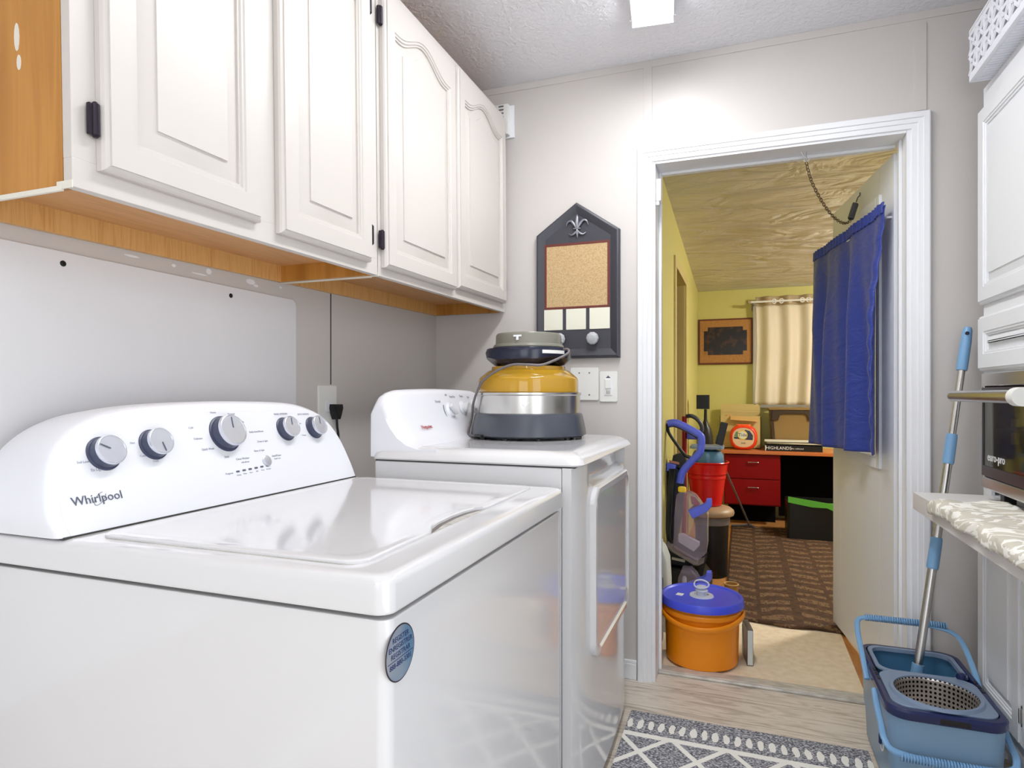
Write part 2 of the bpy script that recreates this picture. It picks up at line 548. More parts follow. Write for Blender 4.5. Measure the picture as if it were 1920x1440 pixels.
# door casing, mitred, stepped profile; jamb lining
def casing(profile, x0, x1, zt, y):
    """profile: (offset outwards from the opening, thickness)"""
    b = MB()
    path = [(x0, 0.0, -1, 0), (x0, zt, -1, 1), (x1, zt, 1, 1), (x1, 0.0, 1, 0)]
    loops = []
    for px, pz, sx, sz in path:
        lp = [(px + sx * o, y - t, pz + sz * o) for o, t in profile]
        loops.append(lp + [(px + sx * profile[-1][0], y, pz + sz * profile[-1][0]), (px + sx * profile[0][0], y, pz + sz * profile[0][0])])
    b.loft(loops)
    return b
prof = [(0, 0.008), (0.002, 0.011), (0.018, 0.012), (0.020, 0.015), (0.034, 0.016), (0.036, 0.0195), (0.052, 0.0205), (0.056, 0.018), (0.058, 0.012)]
struct('trim_2', casing(prof, -0.332, 0.543, 2.037, YB), M['white'], angle=25)
b = MB()
b.box(-0.34, -0.320, 2.495, 2.63, 0.0, 2.045, 0.002)
b.box(0.530, 0.545, 2.495, 2.63, 0.0, 2.045, 0.002)
b.box(-0.320, 0.530, 2.495, 2.63, 2.028, 2.045, 0.002)
b.box(-0.320, -0.309, 2.60, 2.625, 0.0, 2.028, 0.002)
b.box(0.519, 0.530, 2.555, 2.58, 0.0, 2.028, 0.002)
b.box(-0.309, 0.519, 2.60, 2.625, 2.017, 2.028, 0.002)
struct('trim_3', b, M['white'])
# battens over the wall panel joints
b = MB()
b.box(-0.367, -0.333, YB - 0.004, YB, 2.10, 2.415, 0.001)
b.box(0.553, 0.590, YB - 0.004, YB, 2.10, 2.40, 0.001)
b.box(-1.28, 1.05, YB - 0.003, YB, 2.412, 2.44, 0.001)
struct('trim_4', b, M['wall'])
struct('trim_5', MB().box(-1.28, -1.2785, 1.738, 1.742, 1.16, 1.47), M['gap'], smooth=False)
b = MB()
b.box(-1.28, -0.392, YB - 0.014, YB, 0.0, 0.062, 0.003)
b.box(-1.28, -0.392, YB - 0.010, YB, 0.062, 0.075, 0.003)
struct('baseboard_back', b, M['white'])
struct('baseboard_left', MB().box(-1.28, -1.268, -2.6, 2.48, 0, 0.075, 0.003), M['white'])

# ------------------------------------------------------------------ the setting: far room
YF = 6.2
def cz(y):
    return 2.335 - 0.0665 * (y - 2.62)
struct('floor', MB().box(-0.55, 2.3, 2.60, 6.35, -0.05, 0), M['floor2'], smooth=False)
b = MB()
b.loft([[(-0.52, 2.62, cz(2.62)), (2.3, 2.62, cz(2.62)), (2.3, 2.62, cz(2.62) + 0.1), (-0.52, 2.62, cz(2.62) + 0.1)],
        [(-0.52, 6.35, cz(6.35)), (2.3, 6.35, cz(6.35)), (2.3, 6.35, cz(6.35) + 0.1), (-0.52, 6.35, cz(6.35) + 0.1)]])
struct('ceiling', b, M['ceil2'], smooth=False)
b = MB()
b.box(-0.50, -0.40, 2.62, 4.06, 0, 2.5)
b.box(-0.50, -0.40, 4.80, 6.35, 0, 2.5)
b.box(-0.50, -0.40, 4.06, 4.80, 1.93, 2.5)
struct('wall_far_left', b, M['yellow'], smooth=False)
struct('wall_far_right', MB().box(2.2, 2.3, 2.62, 6.35, 0, 2.5), M['wall'], smooth=False)
b = MB()
b.box(-0.50, 0.13, YF, 6.35, 0, 2.5)
b.box(0.80, 2.3, YF, 6.35, 0, 2.5)
b.box(0.13, 0.80, YF, 6.35, 0, 1.05)
b.box(0.13, 0.80, YF, 6.35, 1.92, 2.5)
struct('wall_far_end', b, M['yellow'], smooth=False)
struct('wall_far_near', MB().box(0.545, 2.3, 2.622, 2.63, 0, 2.5).box(-0.5, -0.34, 2.622, 2.63, 0, 2.5).box(-0.34, 0.545, 2.622, 2.63, 2.046, 2.5), M['yellow'], smooth=False)
# hallway box behind the side doorway
struct('wall_hall', MB().box(-1.3, -1.25, 3.9, 5.0, 0, 2.3).box(-1.3, -0.5, 5.0, 5.05, 0, 2.3).box(-1.3, -0.5, 3.85, 3.9, 0, 2.3).box(-1.3, -0.5, 3.85, 5.05, 2.3, 2.35), M['jamb'], smooth=False)
struct('floor', MB().box(-1.3, -0.5, 3.85, 5.05, -0.05, -0.001), M['floor2'], smooth=False)
b = MB()
b.box(-0.405, -0.388, 3.99, 4.06, 0, 1.99, 0.003)
b.box(-0.405, -0.388, 4.80, 4.87, 0, 1.99, 0.003)
b.box(-0.405, -0.388, 4.06, 4.80, 1.93, 1.99, 0.003)
b.box(-0.50, -0.404, 4.06, 4.08, 0, 1.93)
b.box(-0.50, -0.404, 4.78, 4.80, 0, 1.93)
struct('trim_6', b, M['jamb'])
# window behind the beige curtain
w = bpy.data.objects.new('window_1', None); COL.objects.link(w); w.location = (0.46, 6.2, 1.05); w['kind'] = 'structure'
MW[w] = Matrix.Translation(w.location)
b = MB()
for a in ((0.09, 0.14, 1.0, 1.97), (0.79, 0.84, 1.0, 1.97), (0.14, 0.79, 1.92, 1.97), (0.14, 0.79, 1.0, 1.06), (0.14, 0.79, 1.47, 1.50)):
    b.box(a[0], a[1], 6.185, 6.215, a[2], a[3], 0.003)
obj('window_frame', b, M['white'], w)
obj('pane', MB().box(0.13, 0.80, 6.235, 6.24, 1.05, 1.92), M['glass'], w)
struct('ground', MB().box(-3, 4, 6.4, 12, -0.3, -0.2), M['mat'], smooth=False)

# ------------------------------------------------------------------ lights
def strip_light(loc, rotz, label, lm):
    t = thing('strip_light', label, 'light', loc, rotz, None)
    b = MB().box(-0.072, 0.072, -0.6, 0.6, -0.022, 0.0, 0.003)
    obj('housing', b, M['white'], t, local=True)
    pts = [(0.064 * math.cos(PI * k / 12), -0.020 - 0.020 * math.sin(PI * k / 12)) for k in range(13)]
    b = MB().loft([[(x, -0.588, z) for x, z in pts], [(x, 0.588, z) for x, z in pts]])
    obj('diffuser', b, lm, t, local=True)
    for s in (-1, 1):
        b = MB().box(-0.070, 0.070, s * 0.594 - 0.006, s * 0.594 + 0.006, -0.046, -0.0, 0.003)
        b.box(-0.078, 0.078, s * 0.594 - 0.004, s * 0.594 + 0.004, -0.020, -0.016, 0.001)
        obj('end_cap', b, M['white'], t, local=True)
    return t
strip_light((-0.225, 1.60, 2.44), R(6.3), 'lit white strip light on the textured ceiling above the washer', M['lamp'])
strip_light((-0.05, -0.9, 2.44), R(0), 'lit white strip light added behind the camera as unseen fill', M['lamp2'])
t = thing('dome_light', 'warm round dome light on the far room ceiling', 'light', (1.50, 4.6, cz(4.6)))
obj('housing', MB().lathe([(0.155, 0.0), (0.155, -0.025), (0.14, -0.03)], seg=40), M['white'], t, local=True)
obj('diffuser', MB().lathe([(0.14, -0.03), (0.135, -0.06), (0.11, -0.09), (0.06, -0.108), (0.01, -0.112)], seg=40), M['lamp3'], t, local=True)

# ------------------------------------------------------------------ raised panel doors
def door_bm(w, h, t, fw=0.052, A=0.0, field=0.030):
    NT = 28
    def outline(ins, arch):
        x0, x1, z0, z1 = ins, w - ins, ins, h - ins
        pts = [(x0, z0), ((x0 + x1) / 2, z0), (x1, z0), (x1, (z0 + z1) / 2)]
        for k in range(NT + 1):
            u = 1 - 2 * k / NT
            xx = (x0 + x1) / 2 + u * (x1 - x0) / 2
            d = 0.0
            if arch and A:
                au = abs(u)
                bmp = 0.5 * (1 + math.cos(PI * min(1, au / 0.86)))
                d = A * (1 - bmp)
            pts.append((xx, z1 - d))
        pts.append((x0, (z0 + z1) / 2))
        return pts
    rings = [(0, 0, 0), (0, -t + 0.011, 0), (0.003, -t + 0.006, 0), (0.009, -t + 0.0035, 0), (0.0095, -t, 0), (fw - 0.007, -t, 1), (fw - 0.005, -t + 0.003, 1), (fw, -t + 0.003, 1), (fw + 0.002, -t + 0.007, 1),
             (fw + 0.006, -t + 0.007, 1), (fw + 0.0065, -t + 0.012, 1), (fw + 0.009 + field, -t + 0.0045, 1), (fw + 0.0095 + field, -t + 0.0015, 1), (fw + 0.012 + field, -t + 0.0015, 1)]
    return MB().loft([[(x, y, z) for x, z in outline(i, a)] for i, y, a in rings])


def cab_hinge(mb, x, y, z, h=0.055):
    mb.tube([(x, y, z - h / 2), (x, y, z - h / 2 + 0.004), (x, y, z + h / 2 - 0.004), (x, y, z + h / 2)], [0.003, 0.0065, 0.0065, 0.003], 12)
    mb.box(x - 0.006, x + 0.002, y - 0.011, y + 0.002, z - h / 2 + 0.003, z + h / 2 - 0.003, 0.002)


TILT = R(1.0)
def wall_cabinet(label, y0, y1, doors, oak_side):
    t = thing('wall_cabinet', label, 'cabinet', (-1.279, y0, 1.442 + math.tan(TILT) * (y0 - 0.656)), 0, None)
    t.rotation_euler = (TILT, 0, 0)
    L = y1 - y0
    H = 0.83
    # open carcass: two sides, a recessed bottom, a top
    b = MB()
    b.box(0.0, 0.313, 0.0, 0.013, 0, H)
    b.box(0.0, 0.313, L - 0.013, L, 0, H)
    b.box(0.001, 0.313, 0.013, L - 0.013, H - 0.013, H)
    obj('carcass', b, M['oak'], t, local=True, smooth=False)
    b = MB().box(0.016, 0.313, 0.013, L - 0.013, 0.046, 0.058)
    obj('bottom_panel', b, M['oakbot'], t, local=True, smooth=False)
    b = MB().box(0.001, 0.016, 0.013, L - 0.013, 0.0, 0.09)
    obj('hanging_rail', b, M['oakrail'], t, local=True, smooth=False)
    # face frame with door openings closed by the overlay doors
    b = MB()
    b.box(0.314, 0.333, 0.0, L, 0.0, 0.045, 0.0015)
    b.box(0.314, 0.333, 0.0, L, H - 0.05, H, 0.0015)
    xs = [0.0] + [v for d in doors for v in (d[0] + 0.012, d[1] - 0.012)] + [L]
    for k in range(0, len(xs), 2):
        b.box(0.314, 0.3328, xs[k], xs[k + 1], 0.0445, H - 0.0495, 0.001)
    obj('face_frame', b, M['cab'], t, local=True)
    for a0, a1, hz, arch, hin in doors:
        dw = a1 - a0
        d = door_bm(dw, 0.77, 0.022, 0.055, arch, 0.030)
        mt = Matrix.Translation((0.3335, a0, hz)) @ Matrix.Rotation(R(90), 4, 'Z')
        for v in d.bm.verts:
            v.co = mt @ v.co
        do = obj('door', d, M['cab'], t, local=True, angle=20)
        for hz2 in (0.075, 0.69):
            hb = MB()
            if hin == 'l':
                cab_hinge(hb, 0.343, a0 - 0.0075, hz + hz2)
            else:
                cab_hinge(hb, 0.343, a1 + 0.0075, hz + hz2)
            ho = obj('hinge', hb, M['bronze'], do, local=True)
    if oak_side:
        for (x_, z_, rx, rz) in ((0.215, 0.245, 0.006, 0.022), (0.219, 0.205, 0.005, 0.012), (0.232, 0.36, 0.006, 0.045), (0.225, 0.43, 0.005, 0.02)):
            obj('paint_drip', MB().lathe([(1, 0), (1, 0.0006)], seg=12, mtx=fr((x_, 0, z_), (1, 0, 0), (0, 0, 1)) @ Matrix.Diagonal((rx, rz, 1, 1))), M['edge'], t, local=True, smooth=False)
    b = MB()
    b.box(0.300, 0.334, -0.001, 0.001, -0.002, 0.010, 0.0005)
    b.box(0.0, 0.31, -0.0015, 0.004, -0.004, 0.004, 0.001)
    obj('worn_edge', b, M['edge'], t, local=True)
    return t

wall_cabinet('nearer off-white wall cabinet with bare golden wood end', 0.656, 1.496,
             [(0.038, 0.380, 0.034, 0.05, 'l'), (0.437, 0.789, 0.026, 0.05, 'r')], True)
wall_cabinet('farther off-white wall cabinet with two arched doors, ending at back wall', 1.500, 2.488,
             [(0.014, 0.473, 0.024, 0.05, 'l'), (0.491, 0.956, 0.034, 0.05, 'r')], False)

# grey cover panel screwed to the left wall
t = thing('cover_panel', 'large grey panel with rounded corner on wall behind the washer', 'panel', (-1.28, 0.8, 0.6))
pts = rrect(-0.3, 1.564, 0.55, 1.414, 0.022)
mt = fr((-1.2795, 0, 0), (0, 1, 0), (0, 0, 1))
obj('sheet', MB().prism(pts, 0, 0.004, mt, 0.001), M['panel'], t)
for y in (0.866, 1.304):
    b = MB().lathe([(0.006, 0), (0.006, 0.0015), (0.001, 0.003)], seg=16, mtx=fr((-1.276, y, 1.39), (0, 1, 0), (0, 0, 1)))
    obj('screw', b, M['black'], t)

b = MB()
for (yy, z, ry, rz) in ((1.02, 1.437, 0.020, 0.0025), (1.13, 1.437, 0.006, 0.004), (1.205, 1.430, 0.026, 0.002), (1.235, 1.442, 0.009, 0.008), (1.38, 1.440, 0.018, 0.008), (1.40, 1.432, 0.010, 0.004), (1.50, 1.443, 0.006, 0.003)):
    b.lathe([(1, 0), (1, 0.0006)], seg=7, mtx=fr((-1.28, yy, z), (0, 1, 0), (0, 0, 1)) @ Matrix.Diagonal((ry, rz, 1, 1)))
struct('trim_7', b, M['white'], smooth=False)

# outlet with black plug
t = thing('outlet', 'white wall outlet with black plug behind the washer', 'outlet', (-1.28, 1.725, 1.06))
obj('plate', MB().prism(rrect(1.672, 1.765, 0.97, 1.157, 0.006), 0, 0.006, fr((-1.28, 0, 0), (0, 1, 0), (0, 0, 1)), 0.002), M['plate'], t)
obj('socket', MB().prism(rrect(1.703, 1.735, 1.07, 1.105, 0.01), 0.006, 0.009, fr((-1.28, 0, 0), (0, 1, 0), (0, 0, 1))), M['white'], t)
t = thing('power_plug', 'black plug and cord in the outlet behind the washer', 'plug', (-1.27, 1.742, 1.07))
b = MB().prism([(1.722, 1.095), (1.762, 1.095), (1.765, 1.082), (1.757, 1.060), (1.750, 1.045), (1.736, 1.045), (1.728, 1.060), (1.720, 1.082)], 0.009, 0.034, fr((-1.28, 0, 0), (0, 1, 0), (0, 0, 1)), 0.004)
obj('plug_body', b, M['black'], t)
obj('cord', MB().tube(smooth_path([(-1.258, 1.743, 1.05), (-1.257, 1.744, 1.02), (-1.255, 1.748, 0.98), (-1.25, 1.75, 0.85), (-1.24, 1.74, 0.5), (-1.22, 1.7, 0.3)]), 0.0042, 8), M['cord'], t)

# ------------------------------------------------------------------ washer
t = thing('washing_machine', 'white top-load washer with five knobs, nearest the camera', 'washer', (-0.8, 1.1, 0))
obj('cabinet', MB().prism(rrect(-1.24, -0.424, 0.694, 1.506, 0.018), 0.02, 0.8395, None, 0.004), M['app'], t)
obj('seam', MB().prism(rrect(-1.23, -0.436, 0.706, 1.494, 0.015), 0.0, 0.853), M['gap'], t)
ZT = 0.897
def ploop(x0, x1, y0, y1, r, z, n=8):
    return [(x, y, z) for x, y in rrect(x0, x1, y0, y1, r, n)]
b = MB().loft([ploop(-1.255, -0.420, 0.686, 1.514, 0.022, 0.848), ploop(-1.257, -0.418, 0.684, 1.516, 0.022, 0.852),
               ploop(-1.257, -0.419, 0.685, 1.515, 0.022, 0.884), ploop(-1.256, -0.421, 0.687, 1.513, 0.022, 0.891),
               ploop(-1.253, -0.427, 0.693, 1.507, 0.022, 0.8955), ploop(-1.24, -0.440, 0.706, 1.494, 0.022, ZT)])
obj('top_deck', b, M['app'], t)
# lid: raised, front edge notched for the hand scoop
lp = rrect(-0.985, -0.483, 0.722, 1.466, 0.030, 6)
cut = []
for x, y in lp:
    cut.append((x, y))
# insert notch along the +x edge (from (x1,y0+r) up to (x1,y1-r)) : the list closes from last point to first
notch = [(-0.483, 0.90), (-0.486, 0.93), (-0.500, 0.96), (-0.508, 1.00), (-0.511, 1.06), (-0.508, 1.11), (-0.500, 1.145), (-0.487, 1.16), (-0.483, 1.18)]
cut = cut + notch
def inset(pts, d):
    cx = sum(p[0] for p in pts) / len(pts)
    cy = sum(p[1] for p in pts) / len(pts)
    out = []
    for x, y in pts:
        out.append((x - math.copysign(min(d, abs(x - cx)), x - cx), y - math.copysign(min(d, abs(y - cy)), y - cy)))
    return out
b = MB().loft([[(x, y, ZT) for x, y in cut], [(x, y, ZT + 0.004) for x, y in cut], [(x, y, ZT + 0.0065) for x, y in inset(cut, 0.003)],
               [(x, y, ZT + 0.0065) for x, y in inset(cut, 0.02)], [(x, y, ZT + 0.005) for x, y in inset(cut, 0.032)]])
lid = obj('lid', b, M['app'], t)
b = MB().prism([(p[0] + 0.0012, p[1]) for p in notch[1:-1]] + [(p[0] + 0.0105, p[1]) for p in notch[2:-2][::-1]], ZT, ZT + 0.0010)  # flat grey sliver painting the shade inside the hand recess
obj('scoop_shade', b, M['cordg'], lid)
b = MB().prism([(x - math.copysign(-0.0022, x + 0.73), y + math.copysign(0.0022, y - 1.09)) for x, y in lp], ZT, ZT + 0.0008)
obj('lid_seam', b, M['sill'], lid)

# console
TH = math.tan(R(22))
def cx_(z, off=0.0):
    return -1.016 - (z - ZT) * TH + off
out = [(0.682, 0.899), (0.676, 0.935), (0.685, 0.98), (0.705, 1.025), (0.732, 1.055), (0.771, 1.079), (0.821, 1.096), (0.90, 1.106), (1.009, 1.111),
       (1.15, 1.112), (1.299, 1.107), (1.383, 1.094), (1.447, 1.065), (1.485, 1.01), (1.500, 0.94), (1.502, 0.899)]
out = [(p.x, p.y) for p in smooth_path([(a, b_, 0) for a, b_ in out], 4)]
def cl(xf, dy, top):
    """outline shrunk by dy; xf: function z -> x"""
    r = []
    for y, z in out:
        cy = 1.09
        zz = 0.899 + (z - 0.899) * top
        yy = cy + (y - cy) * (1 - dy)
        r.append((xf(zz), yy, zz))
    return r
b = MB().loft([cl(lambda z: -1.225, 0.02, 0.93), cl(lambda z: -1.215, 0.012, 0.965), cl(lambda z: min(-1.16, cx_(z, -0.05)), 0.0, 1.0),
               cl(lambda z: cx_(z, -0.028), 0.0, 1.0), cl(lambda z: cx_(z, -0.010), 0.001, 1.0), cl(lambda z: cx_(z, -0.003), 0.008, 0.985),
               cl(lambda z: cx_(z, 0.0), 0.020, 0.96)])
con = obj('console', b, M['appc'], t, angle=50)
obj('console_seam', MB().box(-1.20, -1.0145, 0.690, 1.494, 0.8965, 0.900), M['gap'], con)
b = MB()
b.loft([cl(lambda z: cx_(z, -0.002), 0.05, 0.90), cl(lambda z: cx_(z, 0.0012), 0.052, 0.895)])
obj('fascia', b, M['appc'], con, angle=50)
fm = fr((-1.016, 0, ZT), (0, 1, 0), (-math.sin(R(22)), 0, math.cos(R(22))))
def fpt(y, z):        # console-face coordinates of a point at y, z
    return y, (z - ZT) / math.cos(R(22))
def knob(y, z, r, h, ang, parent):
    yy, vv = fpt(y, z)
    m_ = fm @ Matrix.Translation((yy, vv, 0.001))
    k = obj('knob', MB().lathe([(r * 1.14, 0), (r * 1.12, 0.002), (r * 1.02, 0.003), (r * 0.97, h * 0.75)], seg=48, mtx=m_), M['knob'], parent)
    f = obj('knob_face', MB().lathe([(r * 0.97, h * 0.75), (r * 0.985, h * 0.86), (r * 0.95, h), (r * 0.90, h + 0.0005), (r * 0.87, h - 0.001)], seg=48, mtx=m_), M['silver'], k)
    a = R(ang)
    b = MB().tube([(r * 0.12 * math.sin(a), r * 0.12 * math.cos(a), h), (r * 0.80 * math.sin(a), r * 0.80 * math.cos(a), h)], 0.0011, 6)
    for v in b.bm.verts:
        v.co = m_ @ v.co
    return k, b
for (y, z, r, h, a) in ((0.795, 1.023, 0.0280, 0.024, -60), (0.898, 1.031, 0.0272, 0.024, 170), (1.080, 1.041, 0.0365, 0.028, 8), (1.276, 1.041, 0.0272, 0.024, 12), (1.385, 1.039, 0.0268, 0.024, 14)):
    k, mk = knob(y, z, r, h, a, con)
    # pointer is a sub-part colour change of the knob: merged into its own small mesh under the console face
    obj('knob_pointer', mk, M['ink'], con)
yy, vv = fpt(1.178, 0.972)
obj('start_button', MB().lathe([(0.013, 0), (0.013, 0.003), (0.011, 0.0042), (0.002, 0.0045)], seg=32, mtx=fm @ Matrix.Translation((yy, vv, 0.001))), M['silver'], con)
def fl(s_, y, z, size, al='CENTER'):
    yy, vv = fpt(y, z)
    return (s_, size, yy, vv, al)
tb = text_bm([fl('Whirlpool', 0.762, 0.950, 0.0215)], fm @ Matrix.Translation((0, 0, 0.0016)))
pth = []
for k in range(30):
    a = 2 * PI * k / 30 * 0.86 + 0.6
    u, v_ = 0.015 * math.cos(a), 0.0062 * math.sin(a)
    yy, vv = fpt(0.766, 0.9495)
    pth.append((yy + u * 0.75 - v_ * 0.66, vv + u * 0.66 + v_ * 0.75, 0.0018))
tb.tube([fm @ Vector(p) for p in pth], 0.0004, 5)
obj('brand_lettering', tb, M['ink'], con)
lab = [fl('Heavy', 1.065, 1.088, .0065), fl('Normal', 1.115, 1.083, .0065), fl('Cold', 0.995, 1.058, .006), fl('Delicates', 1.005, 1.035, .006), fl('Quick Wash', 1.022, 1.012, .0065),
       fl('Soak', 1.065, .992, .0065), fl('Clean Washer', 1.108, .984, .0068), fl('with affresh', 1.112, .976, .005), fl('Rinse & Spin', 1.165, .997, .0065), fl('Drain & Spin', 1.185, 1.017, .0065),
       fl('Bulky Items/Sheets', 1.175, 1.040, .006), fl('Light', 1.140, 1.064, .006), fl('Start/Pause', 1.215, .981, .0068), fl('Hold 3 sec.', 1.215, .974, .005), fl('Progress', 1.058, .957, .006),
       fl('RINSE OPTIONS', 1.275, 1.078, .0068), fl('AUTO SENSING', 1.360, 1.075, .0066), fl('Extra', 1.335, 1.052, .005), fl('2 Rinses', 1.335, 1.022, .005),
       fl('Soil Level', 0.755, 1.012, .006), fl('Ex Light', 0.775, .997, .007), fl('Hot', 0.855, 1.037, .006), fl('Cold', 0.868, 1.012, .006), fl('Cool', 0.892, 1.000, .006)]
for k, s_ in enumerate(('Sensing', 'Wash', 'Rinse', 'Spin', 'Done', 'Lid Lock')):
    lab.append(fl(s_, 1.083 + 0.0185 * k, 0.951 + 0.0006 * k, .0042))
obj('dial_lettering', text_bm(lab, fm @ Matrix.Translation((0, 0, 0.0016)), 0.0002), M['inkl'], con)
b = MB()
for k in range(6):
    yy, vv = fpt(1.083 + 0.0185 * k, 0.9585 + 0.0006 * k)
    b.prism([(x, y) for x, y in rrect(yy - 0.005, yy + 0.005, vv - 0.002, vv + 0.002, 0.0018, 3)], 0.0014, 0.0021, fm)
obj('indicator_lights', b, M['ink'], con)
# round sticker on the front
sm = fr((-0.424, 0.725, 0.789), (0, 1, 0), (0, 0, 1))
b = MB().lathe([(0.0370, 0), (0.0370, 0.0006)], seg=56, mtx=sm)
st = obj('sticker', b, M['ovendark'], t)
mk = mat('silver blue sticker', (150, 172, 190), 0.3, 0.5)
setcol(mk, ramp(mk, noise(mk, coords(mk), 14, 1), [(0.35, (112, 150, 182)), (0.6, (186, 190, 200))]))
obj('sticker_face', MB().lathe([(0.0352, 0.0006), (0.0352, 0.0009)], seg=56, mtx=sm), mk, st)
tb = text_bm([('REGISTER', 0.0098, 0, 0.0205, 'CENTER'), ('ENREGISTRER', 0.0098, 0, 0.0105, 'CENTER'), ('REGISTRAR', 0.0098, 0, 0.0005, 'CENTER'), ('888-880-3301', 0.0100, 0, -0.0125, 'CENTER')], sm @ Matrix.Translation((0, 0, 0.0009)), 0.0002)
tb.box(-0.032, 0.032, -0.0062, -0.0055, 0.0009, 0.0013, mtx=sm)
obj('sticker_lettering', tb, mat('navy ink', (34, 46, 92), 0.5), st)

# ------------------------------------------------------------------ dryer
t = thing('tumble_dryer', 'white dryer between the washer and the doorway', 'dryer', (-0.7, 1.9, 0))
b = MB().box(-0.985, -0.432, 1.542, 2.288, 0.03, 0.94, 0.006)
obj('cabinet', b, M['app'], t)
def fpl(x0, z, d=0.0, bulge=0.022, y0=1.541, y1=2.289, n=44, rec=0.0):
    pts = [(-0.431, y0, z)]
    for k in range(n + 1):
        u = k / n
        y = y0 + (y1 - y0) * u
        e = 1 - (abs(2 * u - 1)) ** 8
        wd = max(0.0, min(1.0, (min(y - 1.655, 2.225 - y)) / 0.035))
        wd = wd * wd * (3 - 2 * wd)
        pts.append((x0 + bulge * (1 - (2 * u - 1) ** 2) * 0.6 - 0.012 * (1 - e) + d - rec * wd, y, z))
    pts.append((-0.431, y1, z))
    return pts
b = MB().loft([fpl(-0.395, 0.035), fpl(-0.395, 0.874), fpl(-0.395, 0.884, rec=0.012), fpl(-0.395, 0.895, rec=0.026), fpl(-0.395, 0.920, rec=0.030), fpl(-0.395, 0.940, rec=0.022)])
obj('front_panel', b, M['app'], t)
# door
dm = fr((-0.3885, 0, 0), (0, 1, 0), (0, 0, 1))
def dloop(d, x):
    pts = rrect(1.668 + d, 2.185 - d, 0.405 + d, 0.872 - d, 0.045, 6)
    return [(x + 0.010 * (1 - ((y - 1.945) / 0.30) ** 2), y, z) for y, z in pts]
b = MB().loft([dloop(0, -0.395), dloop(0, -0.378), dloop(0.004, -0.374), dloop(0.018, -0.374), dloop(0.024, -0.380)])
obj('door', b, M['app'], t)
# worktop
b = MB().loft([ploop(-0.998, -0.383, 1.536, 2.294, 0.03, 0.944), ploop(-0.998, -0.378, 1.533, 2.297, 0.035, 0.948),
               ploop(-0.998, -0.385, 1.538, 2.292, 0.04, 0.962), ploop(-0.998, -0.410, 1.556, 2.276, 0.05, 0.976), ploop(-0.995, -0.440, 1.585, 2.25, 0.05, 0.980)])
obj('top_panel', b, M['app'], t)
obj('seam', MB().box(-0.985, -0.40, 1.548, 2.282, 0.939, 0.945), M['gap'], t)
secs = []
for k in range(25):
    u = k / 24
    y = 1.546 + (2.285 - 1.546) * u
    e = min(u, 1 - u) * 0.739
    s_ = 1.0 if e > 0.10 else math.sqrt(max(0.0, 1 - ((0.10 - e) / 0.10) ** 2)) * 0.30 + 0.70
    crown = 0.010 * (1 - (2 * u - 1) ** 2)
    H = (1.136 + crown - 0.96) * s_
    sp = 1.0 if e > 0.09 else 0.8 + 0.2 * (e / 0.09)
    pr = [(-1.0, -0.01), (-1.0, H - 0.012), (-0.992, H - 0.003), (-0.980, H), (-0.968, H - 0.004), (-0.958, H - 0.018), (-0.938, H * 0.56 + 0.004), (-0.915, H * 0.36), (-0.885, H * 0.20), (-0.850, H * 0.095 + 0.002), (-0.815, H * 0.03 + 0.012), (-0.79, 0.016), (-0.79, -0.01)]
    secs.append([(-1.0 + (x + 1.0) * (1.0 if x < -0.9 else 1.0), y, 0.96 + z) for x, z in pr])
con = obj('console', MB().loft(secs), M['appc'], t, angle=60)
dx, dz = -0.938 + 0.958, 0.56 * 0.18 + 0.004 - (0.18 - 0.018)
up = Vector((-dx, 0, -dz)).normalized()
dmx = fr((-0.9475, 0, 1.098), (0, 1, 0), up)
tb = text_bm([('Roper', 0.0001, 0, 0, 'CENTER')], dmx)
tb.bm.free()
for (y, v, r, a) in ((1.935, -0.028, 0.022, 50), (2.045, -0.022, 0.020, -50), (2.15, -0.018, 0.020, -50)):
    m_ = dmx @ Matrix.Translation((y, v, 0.0005))
    k = obj('dial', MB().lathe([(r * 1.35, 0), (r * 1.35, 0.003), (r * 1.0, 0.006), (r * 0.95, 0.010)], seg=40, mtx=m_), M['appc'], con)
    obj('dial_grip', MB().box(-r * 0.32, r * 0.32, -r * 1.05, r * 1.05, 0.010, 0.024, 0.004, mtx=m_ @ Matrix.Rotation(R(a), 4, 'Z')), M['panel'], k)
b = MB()
ring = []
for k in range(20):
    a = R(150 + 150 * k / 19)
    ring.append(dmx @ Vector((1.935 + 0.042 * math.cos(a), -0.028 + 0.042 * math.sin(a), 0.0012)))
b.tube(ring, 0.0012, 6)
obj('cycle_arc', b, M['ink'], con)
tb = text_bm([('Normal', 0.012, 1.865, 0.006, 'CENTER'), ('Heavy', 0.010, 1.885, -0.062, 'CENTER'), ('OFF', 0.010, 1.94, 0.028, 'CENTER'), ('Timed Dry', 0.010, 1.985, 0.022, 'CENTER'), ('Temp', 0.012, 2.06, 0.024, 'CENTER'), ('Start', 0.010, 2.12, 0.020, 'CENTER'),
              ('Low', 0.009, 1.99, -0.065, 'CENTER')], dmx @ Matrix.Translation((0, 0, 0.0006)), 0.0003)
obj('dial_lettering', tb, M['inkl'], con)
lgx = fr((-0.912, 0, 1.030), (0, 1, 0), Vector((-0.030, 0, 0.045)))
tb = text_bm([('Hotpoint', 0.018, 1.712, -0.004, 'CENTER')], lgx @ Matrix.Translation((0, 0, 0.002)), 0.0005)
obj('brand_lettering', tb, M['red'], con)

